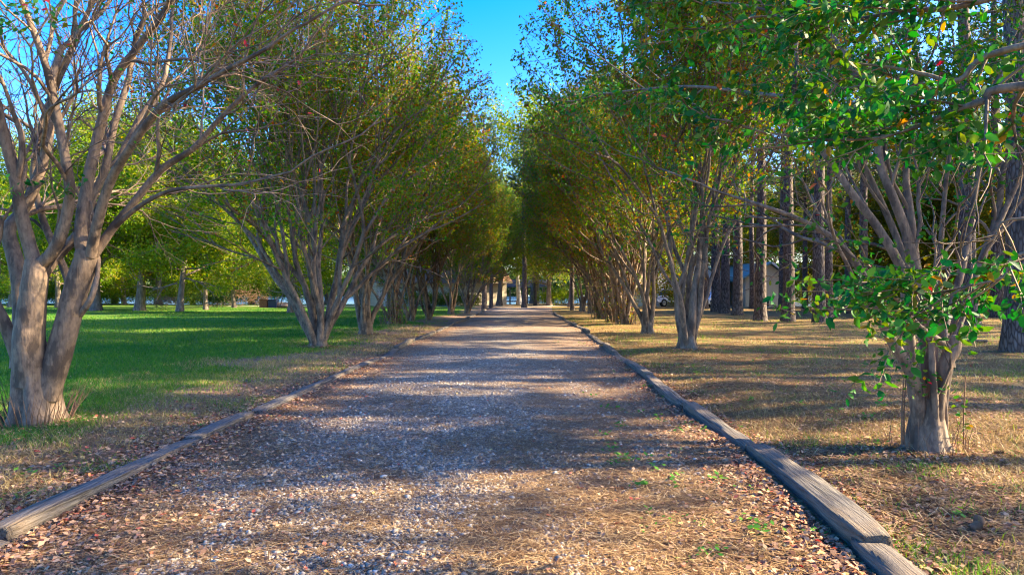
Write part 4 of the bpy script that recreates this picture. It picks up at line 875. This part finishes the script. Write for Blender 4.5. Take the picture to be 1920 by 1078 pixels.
# pine straw
def strips(x, y, zf, L, wd, acc, up=.05, tint=None):
    n = len(x); th = rng.uniform(0, 6.28, n); d = np.stack([np.cos(th), np.sin(th), rng.normal(0, up, n)], -1); s = np.stack([-np.sin(th), np.cos(th), np.zeros(n)], -1)*(wd*.5); l = (L*rng.uniform(.5, 1.2, n))[:, None]
    p = np.stack([x, y, zf(x, y)+rng.uniform(.004, .022, n)], -1); b = s*rng.normal(0, 12, (n, 1))
    V = np.stack([p-d*l*.5-s, p-d*l*.5+s, p+b+s, p+b-s, p+d*l*.5+s, p+d*l*.5-s], 1); i0 = np.arange(n)[:, None, None]*6
    acc.add(V.reshape(-1, 3), (i0+np.array([(0, 1, 2, 3), (3, 2, 4, 5)])).reshape(-1, 4)); acc.tq[-1] = np.repeat(rng.random(n), 2)
a = Acc()
n = 80000; y = dist_sample(n, 2.9, 15, 1.6); x = xl(y)+(xr(y)-xl(y))*rng.random(n); mk_ = strawm(x, y)+(fbm(x*2.2, y*1.2, 40)-.5)*1.6; k = rng.random(n) < .3+.7*sstep(.0, .6, mk_); strips(x[k], y[k], dz, .15, .0045, a)
n = 75000; y = dist_sample(n, 2.9, 18, 1.5); x = xr(y)+.15+np.abs(rng.gamma(1.4, 2.2, n)); strips(x, y, gz, .19, .006, a, .16)
n = 18000; y = dist_sample(n, 3, 14, 1.5); x = xl(y)-.15-np.abs(rng.gamma(1.4, 1.2, n)); strips(x, y, gz, .15, .005, a, .14)
o = a.build('pine_straw', M['straw'], tint=True); tag(o, kind='stuff')
# grass
def blades(x, y, h, wd, acc, tint, lean=.5):
    n = len(x); z = gz(x, y); th = rng.uniform(0, 6.28, n); hh = (h*rng.uniform(.5, 1.3, n)); s = np.stack([np.cos(th), np.sin(th), np.zeros(n)], -1)*(wd*.5); ln = rng.normal(0, lean, (n, 2))*hh[:, None]
    p = np.stack([x, y, z-.005], -1); m = p+np.concatenate([ln*.35, (hh*.6)[:, None]], 1); t_ = p+np.concatenate([ln, hh[:, None]], 1)
    V = np.stack([p-s, p+s, m+s*.7, m-s*.7, t_], 1); i0 = np.arange(n)[:, None]*5
    acc.add(V.reshape(-1, 3), i0+np.array([0, 1, 2, 3]), i0+np.array([3, 2, 4])); acc.tq[-1] = tint; acc.tt[-1] = tint
a = Acc()
n = 260000; y = dist_sample(n, 5.5, 62, 1.35); x = -3.2-rng.random(n)*np.minimum(.80*y+1, 60); lw = lawn(x, y); k = rng.random(n) < np.maximum(lw, greens(x, y)*.30); x, y, lw = x[k], y[k], lw[k]; far = np.clip(y/9, 1, 5)
blades(x, y, .07+.0*y, (.0065*far)[:, None]*1.0, a, np.clip(.5*rng.random(len(x))+.75*(fbm(x*.4, y*.3, 33)-.25)+.2*(1-lw), 0, 1))
n = 60000; y = dist_sample(n, 3.2, 40, 1.4); x = xr(y)+.25+rng.random(n)*np.minimum(.8*y+1, 34); k = rng.random(n) < greens(x, y)*.9+.09; x, y = x[k], y[k]; blades(x, y, .07+0*y, (.006*np.clip(y/9, 1, 4))[:, None], a, np.clip(.3+.5*rng.random(len(x)), 0, .88))
o = a.build('grass', M['grass'], tint=True); tag(o, kind='stuff')
a = Acc()
n = 70000; y = dist_sample(n, 3.2, 40, 1.4); x = xr(y)+.25+rng.random(n)*np.minimum(.8*y+1, 34); k = fbm(x*.7+4, y*.7, 21) > .45; x, y = x[k], y[k]; blades(x, y, .07+0*y, (.0055*np.clip(y/9, 1, 4))[:, None], a, rng.random(len(x)), .9)
n = 45000; y = dist_sample(n, 3.2, 30, 1.4); x = xl(y)-.25-rng.random(n)*3.6; k = fbm(x*.9+4, y*.7, 27) > .42; x, y = x[k], y[k]; blades(x, y, .07+0*y, (.0055*np.clip(y/9, 1, 4))[:, None], a, rng.random(len(x)), .9)
o = a.build('dry_grass', M['dry'], tint=True); tag(o, kind='stuff')
# weeds: small leafy rosettes
a = Acc(); W = [at(*p) for p in ((190, 858, 6.2), (30, 940, 4.9), (60, 930, 5.0), (1590, 870, 6.0), (1680, 890, 5.6), (1740, 920, 5.2), (1850, 930, 5.0), (1320, 1060, 3.75), (1340, 1050, 3.8), (1300, 1070, 3.7), (1215, 970, 4.55), (1165, 870, 5.9), (1890, 860, 6.1), (1600, 1030, 4.0), (1810, 985, 4.4), (1450, 880, 5.8))]
W = [(p[0], p[1]) for p in W]
for k in range(260):
    y = float(dist_sample(1, 4, 20, 1.3)[0]); s = rng.random(); x = float(xr(y))+.3+rng.random()*7 if s < .6 else (float(xr(y))-rng.random()*1.2 if s < .8 else float(xl(y))-.3-rng.random()*2.5); W.append((x, y))
for x, y in W:
    z = float(gz(x, y)); dr_ = float(xl(y)) < x < float(xr(y)); z = float(dz(x, y)) if dr_ else z; m = rng.integers(5, 14); rr = rng.uniform(.02, .055)
    for j in range(m):
        q = np.array([x, y, z])+rng.normal(0, 1, 3)*[.04, .04, 0]+[0, 0, rng.uniform(.005, .06)]; th = rng.uniform(0, 6.28); ax = np.array([math.cos(th), math.sin(th), rng.uniform(-.1, .6)])*rr; sd = np.array([-math.sin(th), math.cos(th), rng.normal(0, .2)])*rr*.35
        a.add([q, q+ax*.5+sd, q+ax, q+ax*.5-sd], [(0, 1, 2, 3)], None, rng.random())
o = a.build('weeds', M['weed'], tint=True); tag(o, kind='stuff')
